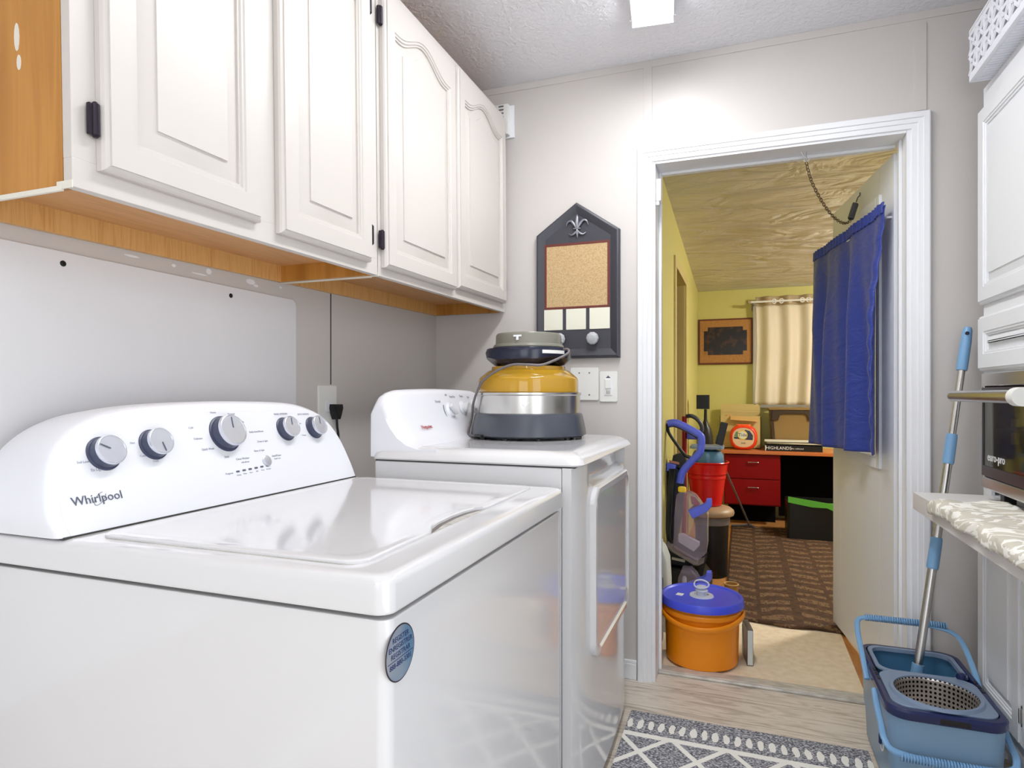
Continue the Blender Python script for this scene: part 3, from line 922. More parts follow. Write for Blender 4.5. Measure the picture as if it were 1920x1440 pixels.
# ------------------------------------------------------------------ countertop oven and its power head on the dryer
ox, oy, oz = -0.69, 2.04, 0.981
t = thing('countertop_oven', 'round countertop oven with amber dome standing on the dryer', 'oven', (ox, oy, oz))
c = (ox, oy, oz)
obj('base', MB().lathe([(0.186, 0.006), (0.197, 0.012), (0.195, 0.03), (0.186, 0.072), (0.182, 0.082), (0.174, 0.084)], c, 72), M['grey'], t)
for k in range(10):
    a = 2 * PI * k / 10 + 0.2
    obj('foot', MB().lathe([(0.010, 0.0), (0.010, 0.008)], (ox + 0.172 * math.cos(a), oy + 0.172 * math.sin(a), oz), 12), M['black'], t)
obj('pan', MB().lathe([(0.172, 0.080), (0.176, 0.086), (0.1765, 0.142), (0.180, 0.146), (0.180, 0.152), (0.170, 0.154)], c, 72), M['steel'], t)
obj('dome', MB().lathe([(0.170, 0.154), (0.1715, 0.157), (0.1705, 0.196), (0.166, 0.204), (0.138, 0.226), (0.128, 0.229), (0.126, 0.240), (0.118, 0.241)], c, 72, cap=(False, False)), M['amber'], t)
obj('inner_rack', MB().lathe([(0.15, 0.10), (0.15, 0.155), (0.12, 0.156)], c, 48), M['cordg'], t)
# check mark on the pan
am = fr((ox + 0.045, oy - 0.1715, oz + 0.105), (1, 0.26, 0), (0, 0, 1))
b = MB().tube([am @ Vector(p) for p in ((-0.008, 0.010, 0.0015), (0, -0.002, 0.0015), (0.014, 0.016, 0.0015))], 0.0011, 6)
obj('check_mark', b, M['white'], t)
obj('latch', MB().box(-0.02, 0.02, -0.006, 0.006, -0.004, 0.004, 0.002, mtx=Matrix.Translation((ox - 0.115, oy - 0.165, oz + 0.012)) @ Matrix.Rotation(R(-35), 4, 'Z')), M['black'], t)
pc = smooth_path([(-0.805, 1.905, 0.990), (-0.86, 1.93, 0.990), (-0.878, 1.955, 1.000), (-0.868, 1.962, 1.05), (-0.848, 1.930, 1.10), (-0.815, 1.895, 1.145), (-0.79, 1.882, 1.175), (-0.74, 1.878, 1.205), (-0.69, 1.880, 1.222), (-0.64, 1.885, 1.222), (-0.595, 1.90, 1.222), (-0.545, 1.93, 1.245), (-0.527, 1.96, 1.262), (-0.538, 1.985, 1.275), (-0.57, 2.0, 1.272)], 8)
t2 = thing('oven_power_head', 'dark power head with grey ring and cord, upside down on amber dome', 'appliance part', (ox, oy, oz + 0.24))
def wob(p):
    return [p0 for p0 in p]
loops = []
for r, z in [(0.095, 0.241), (0.125, 0.246), (0.144, 0.262), (0.148, 0.288), (0.143, 0.300), (0.118, 0.303)]:
    lp = []
    for i in range(72):
        a = 2 * PI * i / 72
        dz = 0.010 * math.cos(3 * (a + PI / 2)) if z < 0.25 else 0
        dz = dz + (0.006 * math.cos(3 * (a + PI / 2)) if 0.25 < z < 0.27 else 0)
        lp.append((ox + r * math.cos(a), oy + r * math.sin(a), oz + z + max(0, -dz) * 1.4))
    loops.append(lp)
obj('housing', MB().loft(loops), M['navy'], t2)
obj('collar', MB().lathe([(0.120, 0.302), (0.122, 0.306), (0.119, 0.314), (0.114, 0.316)], c, 64), M['grey2'], t2)
obj('ring', MB().lathe([(0.113, 0.314), (0.112, 0.345), (0.108, 0.352), (0.100, 0.352), (0.098, 0.318)], c, 64), M['grey2'], t2)
b = MB().box(-0.014, 0.014, -0.004, 0.0, -0.003, 0.003, 0.001, mtx=Matrix.Translation((ox + 0.0, oy - 0.1115, oz + 0.338)))
b.box(-0.004, 0.004, -0.005, 0.0, -0.014, 0.0, 0.001, mtx=Matrix.Translation((ox + 0.0, oy - 0.1115, oz + 0.338)))
obj('clip', b, M['white'], t2)
b = MB().loft([[(ox + 0.1487 * math.cos(a), oy + 0.1487 * math.sin(a), oz + z) for z in (0.279, 0.290)] for a in [R(-54 + 5 * k) for k in range(8)]], (False, False), False)
for f in b.bm.faces:
    f.normal_flip()
obj('rating_label', b, M['plate'], t2, smooth=False)
obj('power_cord', MB().tube(pc, 0.0043, 10), M['cordg'], t2)

# ------------------------------------------------------------------ message board
def poff(pts, d):
    n = len(pts)
    out = []
    for i in range(n):
        p0, p1, p2 = Vector(pts[i - 1]), Vector(pts[i]), Vector(pts[(i + 1) % n])
        e1, e2 = (p1 - p0).normalized(), (p2 - p1).normalized()
        n1, n2 = Vector((-e1.y, e1.x)), Vector((-e2.y, e2.x))
        m_ = (n1 + n2)
        m_ = m_ / max(0.2, m_.length_squared) * 2
        q = p1 + m_ * d
        out.append((q.x, q.y))
    return out
t = thing('message_board', 'dark house-shaped cork board with fleur-de-lis on back wall', 'board', (-0.634, YB, 1.28))
bmx = fr((0, YB, 0), (1, 0, 0), (0, 0, 1))
o5 = [(-0.805, 1.274), (-0.457, 1.274), (-0.457, 1.785), (-0.634, 1.908), (-0.805, 1.785)]
b = MB().loft([[(*p, z) for p in poff(o5, d)] for d, z in ((0, 0.001), (0, 0.016), (0.004, 0.026), (0.010, 0.028), (0.016, 0.026), (0.036, 0.013), (0.039, 0.012))], mtx=bmx)
obj('frame', b, M['board'], t, angle=20)
b = MB()
x0, x1, z0, z1 = -0.762, -0.508, 1.486, 1.736
for a in ((x0 - 0.010, x1 + 0.010, z0 - 0.010, z0), (x0 - 0.010, x1 + 0.010, z1, z1 + 0.010), (x0 - 0.010, x0, z0, z1), (x1, x1 + 0.010, z0, z1)):
    b.box(a[0], a[1], a[2], a[3], 0.012, 0.0145, 0.0008, mtx=bmx)
obj('rubbed_edge', b, M['boardr'], t)
obj('cork', MB().box(x0, x1, z0, z1, 0.0118, 0.0132, mtx=bmx), M['cork'], t, smooth=False)
for k in range(3):
    xa = -0.776 + 0.0975 * k
    obj('card_slot', MB().box(xa, xa + 0.083, 1.391, 1.476, 0.0118, 0.0150, 0.001, mtx=bmx), M['chalk'], t)
for kx in (-0.703, -0.565):
    b = MB().lathe([(0.008, 0.012), (0.008, 0.024), (0.022, 0.026), (0.026, 0.034), (0.022, 0.042), (0.012, 0.048), (0.003, 0.049)], (0, 0, 0), 10, mtx=bmx @ Matrix.Translation((kx, 1.352, 0)))
    obj('glass_knob', b, M['glassk'], t, angle=10)
b = MB()
fx, fz = -0.631, 1.800
def fp(x, z, h=0.019):
    return bmx @ Vector((fx + x, fz + z, h))
b.tube([fp(0, 0.062, 0.014), fp(0, 0.045), fp(0, 0.022, 0.021), fp(0, 0.0)], [0.001, 0.0075, 0.010, 0.004], 10)
b.tube([fp(0, 0.0), fp(0, -0.018), fp(0, -0.038, 0.015)], [0.004, 0.0075, 0.001], 10)
for s in (-1, 1):
    b.tube(smooth_path([fp(0, -0.004), fp(s * 0.012, 0.018), fp(s * 0.026, 0.033), fp(s * 0.040, 0.028), fp(s * 0.046, 0.012, 0.016)], 4), [0.003, 0.004, 0.0048, 0.0055, 0.006, 0.0062, 0.006, 0.006, 0.0055, 0.005, 0.0045, 0.004, 0.0035, 0.003, 0.0025, 0.002, 0.001], 10)
    b.tube(smooth_path([fp(0, -0.004), fp(s * 0.010, -0.018), fp(s * 0.024, -0.024), fp(s * 0.036, -0.016, 0.016)], 4), [0.003, 0.0035, 0.004, 0.0045, 0.005, 0.005, 0.0045, 0.004, 0.0035, 0.003, 0.0025, 0.002, 0.001], 10)
b.tube([fp(-0.015, 0.0, 0.021), fp(0.015, 0.0, 0.021)], 0.0035, 10)
obj('fleur_de_lis', b, M['pewter'], t)

# switch plates
t = thing('blank_plate', 'blank double wall plate half hidden by the amber oven', 'wall plate', (-0.6, YB, 1.17))
obj('plate', MB().prism(rrect(-0.662, -0.546, 1.103, 1.236, 0.006), 0.0005, 0.007, bmx, 0.002), M['plate'], t)
for x in (-0.625, -0.583):
    for z in (1.125, 1.214):
        obj('screw', MB().lathe([(0.003, 0.007), (0.003, 0.008)], seg=12, mtx=bmx @ Matrix.Translation((x, z, 0))), M['cordg'], t)
t = thing('light_switch', 'white light switch beside the door casing', 'switch', (-0.505, YB, 1.157))
obj('plate', MB().prism(rrect(-0.541, -0.469, 1.097, 1.219, 0.006), 0.0005, 0.007, bmx, 0.002), M['plate'], t)
b = MB().box(-0.521, -0.490, 1.124, 1.192, 0.0065, 0.0100, 0.001, mtx=bmx)
rk = obj('rocker', b, M['white'], t)
obj('rocker_slider', MB().box(-0.518, -0.493, 1.150, 1.188, 0.0095, 0.0140, 0.002, mtx=bmx), M['plate'], rk)
obj('arrow', MB().prism([(-0.518, 1.190), (-0.494, 1.190), (-0.506, 1.203)], 0.0068, 0.0080, bmx), M['ink'], t, smooth=False)
obj('sensor_window', MB().box(-0.514, -0.497, 1.128, 1.144, 0.0095, 0.0110, 0.001, mtx=bmx), M['sill'], rk)
# door chime box
t = thing('door_chime', 'white louvred box high on back wall, behind the cabinet end', 'chime', (-0.95, YB, 2.28))
obj('body', MB().box(-1.03, -0.925, 2.222, 2.350, 0.0005, 0.035, 0.003, mtx=bmx), M['plate'], t)
obj('back_plate', MB().box(-1.03, -0.907, 2.214, 2.352, 0.0, 0.008, 0.002, mtx=bmx), M['white'], t)
b = MB()
for k in range(8):
    z = 2.236 + 0.0145 * k
    for xa in (-1.0, -0.967):
        b.box(xa, xa + 0.022, z, z + 0.006, 0.034, 0.0365, mtx=bmx)
obj('louvre_slots', b, M['cordg'], t, smooth=False)
# contact sensor on the jamb
t = thing('contact_sensor', 'small white contact sensor at top left of the door jamb', 'sensor', (-0.306, 2.53, 1.92))
obj('housing', MB().box(-0.3195, -0.300, 2.500, 2.545, 1.884, 1.972, 0.005, 3), M['white'], t)
obj('magnet', MB().box(-0.3195, -0.306, 2.5, 2.52, 1.868, 1.884, 0.003), M['white'], t)

# ------------------------------------------------------------------ inner door with curtain
DR = math.atan2(0.765, -0.100)
d1 = bpy.data.objects.new('door_1', None)
COL.objects.link(d1)
d1.location = (0.514, 2.605, 0)
d1.rotation_euler = (0, 0, DR)
d1['kind'] = 'structure'
MW[d1] = Matrix.Translation(d1.location) @ Matrix.Rotation(DR, 4, 'Z')
b = MB()
b.box(0.0, 0.15, -0.036, 0, 0.03, 2.0, 0.002)
b.box(0.66, 0.79, -0.036, 0, 0.03, 2.0, 0.002)
b.box(0.15, 0.66, -0.036, 0, 0.03, 0.87, 0.002)
b.box(0.15, 0.66, -0.036, 0, 1.86, 2.0, 0.002)
obj('panel', b, M['door'], d1, local=True)
b = MB()
for a in ((0.125, 0.165, 0.84, 1.89), (0.645, 0.685, 0.84, 1.89), (0.165, 0.645, 0.84, 0.885), (0.165, 0.645, 1.845, 1.89)):
    b.box(a[0], a[1], -0.040, 0.010, a[2], a[3], 0.004)
obj('window_frame', b, M['door'], d1, local=True)
obj('pane', MB().box(0.155, 0.65, -0.020, -0.016, 0.88, 1.85), M['glass'], d1, local=True)
for z in (0.28, 0.85, 1.28, 1.80):
    b = MB().box(-0.0015, 0.001, -0.022, -0.015, z - 0.045, z + 0.045, 0.0005)
    b.tube([(-0.001, -0.040, z - 0.045), (-0.001, -0.040, z + 0.045)], 0.004, 10)
    obj('hinge', b, M['cordg'], d1, local=True)
b = MB().lathe([(0.012, 0), (0.012, 0.025), (0.026, 0.035), (0.027, 0.055), (0.015, 0.065)], (0, 0, 0), 24, mtx=fr((0.73, 0, 0.93), (1, 0, 0), (0, 0, -1)))
obj('door_handle', b, M['steel'], d1, local=True)
# curtain
t = thing('door_curtain', 'royal blue curtain hung over the window of the open door', 'curtain', (0.514, 2.605, 1.8), DR)
def cur(u, v):
    # u along the rod, v from top to bottom
    x = -0.012 + 0.805 * u + 0.006 * math.sin(v * 3)
    zt = 1.812 - 0.012 * u
    zb = 0.905 - 0.018 * u
    z = zt + (zb - zt) * v
    amp = 0.003 + 0.022 * min(1, v * 2.5)
    y = 0.030 + 0.055 * u + 0.014 * v + amp * (math.sin(u * 21 + 0.8) + 0.45 * math.sin(u * 37 + v * 2) + 0.35 * math.sin(u * 9 + v * 3.0))
    y += 0.004 * math.sin(v * 60 + u * 9) * max(0, 1 - abs(u - 0.03) * 14)
    return (x, y, z - 1.8)
b = MB().grid(cur, 120, 60)
o = obj('fabric', b, M['curt'], t, local=True, wn=False, angle=180)
sd = o.modifiers.new('s', 'SOLIDIFY'); sd.thickness = 0.002
def curh(u, v):
    x, y, z = cur(u, v * 0.045)
    return (x, y + 0.004 + 0.004 * math.sin(u * 150), z + 0.012)
o = obj('rod_pocket', MB().grid(curh, 200, 8), M['curt'], t, local=True, wn=False, angle=180)
sd = o.modifiers.new('s', 'SOLIDIFY'); sd.thickness = 0.003
obj('rod', MB().tube([(0.020, 0.0, -0.026), (0.020, 0.018, -0.026), (0.03, 0.022, -0.026), (0.775, 0.074, -0.024), (0.785, 0.068, -0.024), (0.77, 0.0, -0.024)], 0.004, 8), M['white'], t, local=True)
# chain and spring
t = thing('door_chain', 'rusty door chain with spring hanging from the door head', 'chain', (0.222, 2.56, 2.028))
b = MB()
b.tube([(0.222, 2.56, 2.028), (0.222, 2.56, 2.008)], 0.0022, 8)
b.tube([Vector((0.222 + 0.009 * math.cos(a), 2.56, 2.000 + 0.009 * math.sin(a))) for a in [2 * PI * k / 16 for k in range(16)]], 0.0018, 8, closed=True)
b.tube([(0.205, 2.555, 2.028), (0.212, 2.556, 2.012), (0.225, 2.56, 2.004)], 0.0018, 8)
obj('eye_hook', b, M['chrome'], t)
path = smooth_path([(0.222, 2.562, 1.990), (0.245, 2.62, 1.935), (0.29, 2.70, 1.875), (0.335, 2.78, 1.838), (0.375, 2.85, 1.826), (0.405, 2.91, 1.835), (0.420, 2.935, 1.850)], 6)
d_ = [0]
for a, c2 in zip(path[:-1], path[1:]):
    d_.append(d_[-1] + (c2 - a).length)
b = MB()
NL = int(d_[-1] / 0.0135)
for k in range(NL):
    s = (k + 0.5) * d_[-1] / NL
    i = next(j for j in range(len(d_) - 1) if d_[j + 1] >= s)
    f = (s - d_[i]) / (d_[i + 1] - d_[i])
    p = path[i].lerp(path[i + 1], f)
    tn = (path[i + 1] - path[i]).normalized()
    q = tn.to_track_quat('X', 'Z').to_matrix().to_4x4()
    q = Matrix.Translation(p) @ q @ Matrix.Rotation(R(90 * (k % 2) + 30), 4, 'X')
    ring = [q @ Vector((0.0095 * math.cos(a), 0.0055 * math.sin(a), 0)) for a in [2 * PI * j / 12 for j in range(12)]]
    b.tube(ring, 0.0014, 6, closed=True)
obj('links', b, M['rust'], t)
p0, p1 = Vector((0.420, 2.935, 1.850)), Vector((0.448, 2.972, 1.935))
ax = (p1 - p0).normalized()
q = ax.to_track_quat('Z', 'X').to_matrix().to_4x4()
ln = (p1 - p0).length
hel = [p0 + (q @ Vector((0.0105 * math.cos(2 * PI * k / 12), 0.0105 * math.sin(2 * PI * k / 12), 0.010 + (ln - 0.02) * k / 216))) for k in range(217)]
b = MB().tube(hel, 0.0021, 6)
obj('spring', b, M['grey'], t)
obj('door_hook', MB().tube(smooth_path([p1, (0.455, 2.975, 1.955), (0.462, 2.978, 1.962), (0.4635, 2.978, 1.975)], 4), 0.0025, 8), M['grey'], t)

# ------------------------------------------------------------------ tall white cabinet on the right
t = thing('tall_cabinet', 'tall white panelled cabinet with oven niche on the right', 'cabinet', (0.88, 1.5, 0))
b = MB()
b.box(0.7216, 1.045, 2.345, 2.365, 0.0, 2.088, 0.001)
b.box(0.7216, 1.045, 0.60, 0.62, 0.0, 2.088, 0.001)
b.box(0.7216, 1.045, 0.62, 2.345, 2.068, 2.088)
b.box(0.7216, 1.045, 0.62, 2.345, 0.80, 0.819)
b.box(0.7216, 1.045, 0.62, 2.345, 1.195, 1.215)
b.box(1.03, 1.045, 0.62, 2.345, 0.0, 2.068)
b.box(0.77, 0.79, 0.62, 2.345, 0.0, 0.10)
obj('carcass', b, M['cabw'], t)
b = MB()
b.box(0.7125, 0.7215, 0.66, 2.30, 2.010, 2.088)
b.box(0.7125, 0.7215, 0.66, 2.30, 1.196, 1.430)
b.box(0.7125, 0.7215, 0.66, 2.02, 0.10, 0.20)
b.box(0.7125, 0.7215, 2.06, 2.30, 0.10, 0.20)
b.box(0.7125, 0.7215, 2.300, 2.365, 0.10, 2.088)
b.box(0.7125, 0.7215, 0.60, 0.66, 0.10, 2.088)
b.box(0.7125, 0.7215, 2.02, 2.06, 0.10, 0.79)
obj('face_frame', b, M['cabw'], t, smooth=False)
def rdoor(ya, yb, za, zb, hy=None):
    d = door_bm(yb - ya, zb - za, 0.018, 0.058, 0.0, 0.020)
    mt = Matrix.Translation((0.7115, yb, za)) @ Matrix.Rotation(R(-90), 4, 'Z')
    for v in d.bm.verts:
        v.co = mt @ v.co
    do = obj('door', d, M['cabw'], t, angle=20)
    if hy is not None:
        for hz in (za + (zb - za) * 0.85, za + (zb - za) * 0.15):
            hb = MB()
            hb.tube([(0.700, hy, hz - 0.028), (0.700, hy, hz + 0.028)], 0.005, 10)
            hb.box(0.690, 0.712, hy - 0.004, hy + 0.004, hz - 0.02, hz + 0.02, 0.002)
            obj('hinge', hb, M['steel'], do)
rdoor(1.56, 2.362, 1.408, 2.018)
rdoor(0.62, 1.555, 1.408, 2.018)
rdoor(1.56, 2.362, 1.200, 1.372)
rdoor(0.62, 1.555, 1.200, 1.372)
rdoor(2.038, 2.362, 0.185, 0.760, 2.033)
rdoor(1.56, 2.028, 0.185, 0.760)
rdoor(0.62, 1.555, 0.185, 0.760)

# basket on top of it
t = thing('plastic_basket', 'white lattice plastic basket on top of the tall cabinet', 'basket', (0.78, 1.98, 2.09))
b = MB()
X0, X1, Y0, Y1, Z0, Z1 = 0.660, 0.93, 1.62, 2.30, 2.0895, 2.245
b.box(X0, X1, Y0, Y1, Z0, Z0 + 0.004)
def lattice(mtx, L, H):
    b.box(0, L, 0, 0.022, 0, 0.004, mtx=mtx)
    b.box(0, L, H - 0.020, H, 0, 0.004, mtx=mtx)
    b.box(0, L, H * 0.5 - 0.006, H * 0.5 + 0.006, 0.0003, 0.0037, mtx=mtx)
    n = max(3, int(round(L / 0.062)))
    w_ = L / n
    for k in range(n + 1):
        b.box(max(0.001, k * w_ - 0.009), min(L - 0.001, k * w_ + 0.009), 0.001, H - 0.001, 0.0006, 0.0034, mtx=mtx)
    for k in range(n):
        for h0, h1 in ((0.02, H * 0.5 - 0.004), (H * 0.5 + 0.004, H - 0.018)):
            for sgn in (0, 1):
                xa, xb = (k * w_, (k + 1) * w_) if sgn else ((k + 1) * w_, k * w_)
                p, q_ = Vector((xa, h0, 0.002)), Vector((xb, h1, 0.002))
                b.tube([mtx @ p, mtx @ q_], 0.0050, 6)
lattice(fr((X0, Y1, Z0), (0, -1, 0), (0, 0, 1)), Y1 - Y0, Z1 - Z0)
lattice(fr((X1, Y0, Z0), (0, 1, 0), (0, 0, 1)), Y1 - Y0, Z1 - Z0)
lattice(fr((X0, Y0, Z0), (1, 0, 0), (0, 0, 1)), X1 - X0, Z1 - Z0)
lattice(fr((X1, Y1, Z0), (-1, 0, 0), (0, 0, 1)), X1 - X0, Z1 - Z0)
obj('lattice_walls', b, M['basket'], t, smooth=False)
b = MB()
for k in range(44):
    y = Y0 + 0.012 + k * 0.0152
    b.box(X0 + 0.008, X0 + 0.052, y, y + 0.006, Z0 - 0.003, Z0 + 0.001)
obj('base_ribs', b, M['basket'], t, smooth=False)
b = MB().loft([[(x, y, z) for x, y in rrect(X0 - o_, X1 + o_, Y0 - o_, Y1 + o_, 0.01, 3)] for o_, z in ((0.002, Z1 - 0.006), (0.006, Z1 - 0.006), (0.006, Z1), (0.002, Z1), (-0.004, Z1), (-0.004, Z1 - 0.006))], (False, False))
obj('rim', b, M['basket'], t)

# ------------------------------------------------------------------ shelf, cloth, toaster oven
t = thing('shelf_board', 'white wall shelf under the toaster oven', 'shelf', (0.6, 1.6, 0.76))
obj('board', MB().box(0.506, 0.690, 0.62, 2.300, 0.766, 0.8195, 0.003), M['shelf'], t)
obj('back_board', MB().box(0.690, 0.7120, 0.62, 2.300, 0.792, 0.8195, 0.001), M['shelf'], t)
def clf(u, v):
    y = 0.64 + (2.07 - 0.64) * u + 0.012 * math.sin(v * 9)
    # v: 0 = hem hanging over the front, 1 = back
    s = -0.030 + 0.20 * v
    xe = 0.500
    w = 0.0025 * math.sin(y * 41) + 0.002 * math.sin(y * 23 + 1)
    if s < 0.0:
        x = xe - 0.003 + w
        z = 0.826 + s * 0.9 + 0.004 * math.sin(y * 30)
    else:
        x = xe + s
        z = 0.8265 + 0.005 * min(1, s / 0.02) + 0.0022 * math.sin(y * 37 + v * 9) + 0.0015 * math.sin(y * 90)
    if u > 0.985:
        z -= 0.004
    return (x, y, z)
o = tag(obj('table_runner', MB().grid(clf, 160, 26), M['cloth'], wn=False, angle=60), 'cream damask cloth runner lying over the shelf edge', 'cloth')
sd = o.modifiers.new('s', 'SOLIDIFY'); sd.thickness = 0.004; sd.offset = -1

t = thing('toaster_oven', 'steel toaster oven with long front handle on the shelf', 'oven', (0.8, 1.9, 0.82))
b = MB()
XO, YA, YB2, ZA, ZB = 0.655, 1.60, 2.196, 0.856, 1.190
b.box(XO + 0.012, 0.97, YA, YA + 0.006, ZA, ZB, 0.002)
b.box(XO + 0.012, 0.97, YB2 - 0.006, YB2, ZA, ZB, 0.002)
b.box(XO + 0.012, 0.97, YA, YB2, ZB - 0.006, ZB, 0.002)
b.box(XO + 0.012, 0.97, YA, YB2, ZA, ZA + 0.012, 0.002)
obj('body', b, M['steel'], t)
b = MB().box(XO, XO + 0.016, YA, YB2, ZA, ZA + 0.036, 0.006, 3)
b.box(XO, XO + 0.016, YA, YB2, ZB - 0.040, ZB, 0.005, 3)
b.box(XO, XO + 0.016, YB2 - 0.018, YB2, ZA + 0.03, ZB - 0.036, 0.004)
b.box(XO, XO + 0.016, YA, YA + 0.03, ZA + 0.03, ZB - 0.036, 0.004)
obj('front_trim', b, M['steel'], t)
b = MB()
y0, y1, z0, z1 = YA + 0.032, YB2 - 0.019, ZA + 0.038, ZB - 0.042
b.box(XO - 0.004, XO + 0.010, y0, y1, z0, z0 + 0.030, 0.002)
b.box(XO - 0.004, XO + 0.010, y0, y1, z1 - 0.012, z1, 0.002)
b.box(XO - 0.004, XO + 0.010, y1 - 0.008, y1, z0, z1, 0.002)
b.box(XO - 0.004, XO + 0.010, y0, y0 + 0.008, z0, z1, 0.002)
dr = obj('door', b, M['ovendark'], t)
obj('door_glass', MB().box(XO - 0.001, XO + 0.003, y0 + 0.008, y1 - 0.008, z0 + 0.030, z1 - 0.012), M['ovenglass'], dr, smooth=False)
tb = text_bm([('euro-pro', 0.034, 0, 0, 'CENTER')], fr((XO - 0.0018, 2.073, 0.951), (0, -1, 0), (0, 0, 1)), 0.0006)
obj('brand_lettering', tb, M['white'], dr)
b = MB()
b.box(XO + 0.02, 0.955, YA + 0.02, YA + 0.026, ZA + 0.02, ZB - 0.015)
b.box(XO + 0.02, 0.955, YB2 - 0.026, YB2 - 0.020, ZA + 0.02, ZB - 0.015)
b.box(0.93, 0.955, YA + 0.02, YB2 - 0.02, ZA + 0.02, ZB - 0.015)
b.box(XO + 0.02, 0.955, YA + 0.02, YB2 - 0.02, ZB - 0.025, ZB - 0.015)
b.box(XO + 0.02, 0.955, YA + 0.02, YB2 - 0.02, ZA + 0.018, ZA + 0.024)
cav = obj('cavity', b, M['ovenin'], t, smooth=False)
b = MB()
for za, zb in ((1.075, 1.125), (1.030, 1.058), (0.985, 1.018)):
    b.box(0.926, 0.930, 2.13, 2.15, za, zb, 0.002)
    b.box(0.72, 0.74, YB2 - 0.030, YB2 - 0.026, za, zb, 0.002)
obj('rack_slots', b, M['chalk'], cav)
b = MB()
for k in range(14):
    b.tube([(XO + 0.03, YA + 0.05 + k * 0.037, 1.035), (0.925, YA + 0.05 + k * 0.037, 1.035)], 0.0018, 6)
b.tube([(XO + 0.03, YA + 0.03, 1.035), (XO + 0.03, YB2 - 0.03, 1.035)], 0.003, 6)
obj('wire_rack', b, M['chrome'], t)
hx = 0.570
b = MB().tube(smooth_path([(XO, 2.150, 1.123), (XO - 0.04, 2.155, 1.123), (hx + 0.004, 2.145, 1.123), (hx, 2.10, 1.123)], 6) + [Vector((hx, 1.70, 1.123)), Vector((hx + 0.02, 1.655, 1.123)), Vector((XO, 1.655, 1.123))], 0.0155, 18)
obj('handle', b, M['steel'], dr)
b = MB().tube([(hx, 1.69, 1.123), (hx, 1.655, 1.123)], 0.021, 20)
obj('handle_end', b, M['plate'], dr)
for y in (2.13, 1.68):
    obj('foot', MB().box(XO + 0.03, XO + 0.06, y - 0.015, y + 0.015, 0.8205, ZA, 0.003), M['black'], t)
    obj('foot', MB().box(0.91, 0.94, y - 0.015, y + 0.015, 0.8205, ZA, 0.003), M['black'], t)

# ------------------------------------------------------------------ spin mop and bucket
t = thing('mop_bucket', 'slate blue spin mop bucket with steel wringer, by right casing', 'bucket', (0.515, 2.2, 0))
BK = t
bx0, bx1, by0, by1 = 0.380, 0.655, 1.970, 2.445
def bl(ins, z, r=0.05):
    return [(x, y, z) for x, y in rrect(bx0 + ins, bx1 - ins, by0 + ins, by1 - ins, r, 11)]
b = MB().loft([bl(0.016, 0.004), bl(0.012, 0.012), bl(0.008, 0.10), bl(0.004, 0.115), bl(0.0, 0.235), bl(0.0, 0.256), bl(0.008, 0.256), bl(0.010, 0.235), bl(0.020, 0.115), bl(0.032, 0.03)])
obj('tub', b, M['bluebody'], t)
b = MB().loft([bl(-0.004, 0.245, 0.052), bl(-0.007, 0.249, 0.055), bl(-0.007, 0.264, 0.055), bl(-0.002, 0.270, 0.05), bl(0.010, 0.270, 0.045), bl(0.014, 0.262, 0.04), bl(0.014, 0.245, 0.04), bl(0.006, 0.245, 0.045), bl(-0.004, 0.245, 0.052)], (False, False))
obj('rim', b, M['navy2'], t)
# blue lining of the open half
b = MB().loft([[(x, y, z) for x, y in rrect(0.398 + i, 0.637 - i, 2.225 + i, 2.428 - i, 0.04, 6)] for i, z in ((0, 0.266), (0.004, 0.22), (0.02, 0.09), (0.03, 0.085))], (False, True))
obj('lining', b, M['bluein'], t)
cxb, cyb = 0.516, 2.090
_pl = [Vector((x, y, 0)) for x, y in rrect(0.392, 0.643, 1.984, 2.226, 0.045, 17)]
plat = []
for _a, _b in zip(_pl, _pl[1:] + _pl[:1]):
    _n = max(1, int((_b - _a).length / 0.006))
    for _k in range(_n):
        _q = _a.lerp(_b, _k / _n)
        plat.append((_q.x, _q.y))
circ = []
for x, y in plat:
    a = math.atan2(y - cyb, x - cxb)
    circ.append((cxb + 0.103 * math.cos(a), cyb + 0.103 * math.sin(a)))
b = MB().loft([[(x, y, 0.262) for x, y in plat], [(x, y, 0.2715) for x, y in plat], [(x, y, 0.2735) for x, y in [(cxb + (p - cxb) * 0.98, cyb + (q - cyb) * 0.98) for p, q in plat]],
               [(cxb + (p - cxb) * 1.12, cyb + (q - cyb) * 1.12, 0.2735) for p, q in circ], [(cxb + (p - cxb) * 1.08, cyb + (q - cyb) * 1.08, 0.280) for p, q in circ],
               [(p, q, 0.280) for p, q in circ], [(p, q, 0.262) for p, q in circ]], (False, False))
obj('wringer_deck', b, M['bluegrey'], t)
b = MB().loft([[(x, y, z) for x, y in rrect(0.394 + i, 0.641 - i, 2.222 + i, 2.430 - i, 0.04, 8)] for i, z in ((0, 0.268), (0.001, 0.2725), (0.012, 0.2725), (0.013, 0.262))], (False, False))
obj('inner_lip', b, M['bluegrey'], t)
wm = mat('perforated steel', (214, 208, 202), 0.3, 0.85)
vv_ = coords(wm)
sx = sep(wm, vv_)
ang = mth(wm, 'ARCTAN2', sx[1], sx[0])
fa = mth(wm, 'SUBTRACT', mth(wm, 'FRACT', mth(wm, 'ADD', mth(wm, 'MULTIPLY', ang, 8.6), 50.0)), 0.5)
fz_ = mth(wm, 'SUBTRACT', mth(wm, 'FRACT', mth(wm, 'MULTIPLY', sx[2], 84)), 0.5)
hole = mth(wm, 'LESS_THAN', mth(wm, 'ADD', mth(wm, 'MULTIPLY', fa, fa), mth(wm, 'MULTIPLY', fz_, fz_)), 0.085)
setcol(wm, mixc(wm, hole, (216, 210, 204), (28, 24, 26)))
wl = thing_w = MB().lathe([(0.103, 0.006), (0.100, 0.0), (0.097, -0.085), (0.090, -0.093), (0.004, -0.096)], (0, 0, 0), 72, cap=(False, True))
wo = obj('wringer_basket', wl, wm, t, local=True)
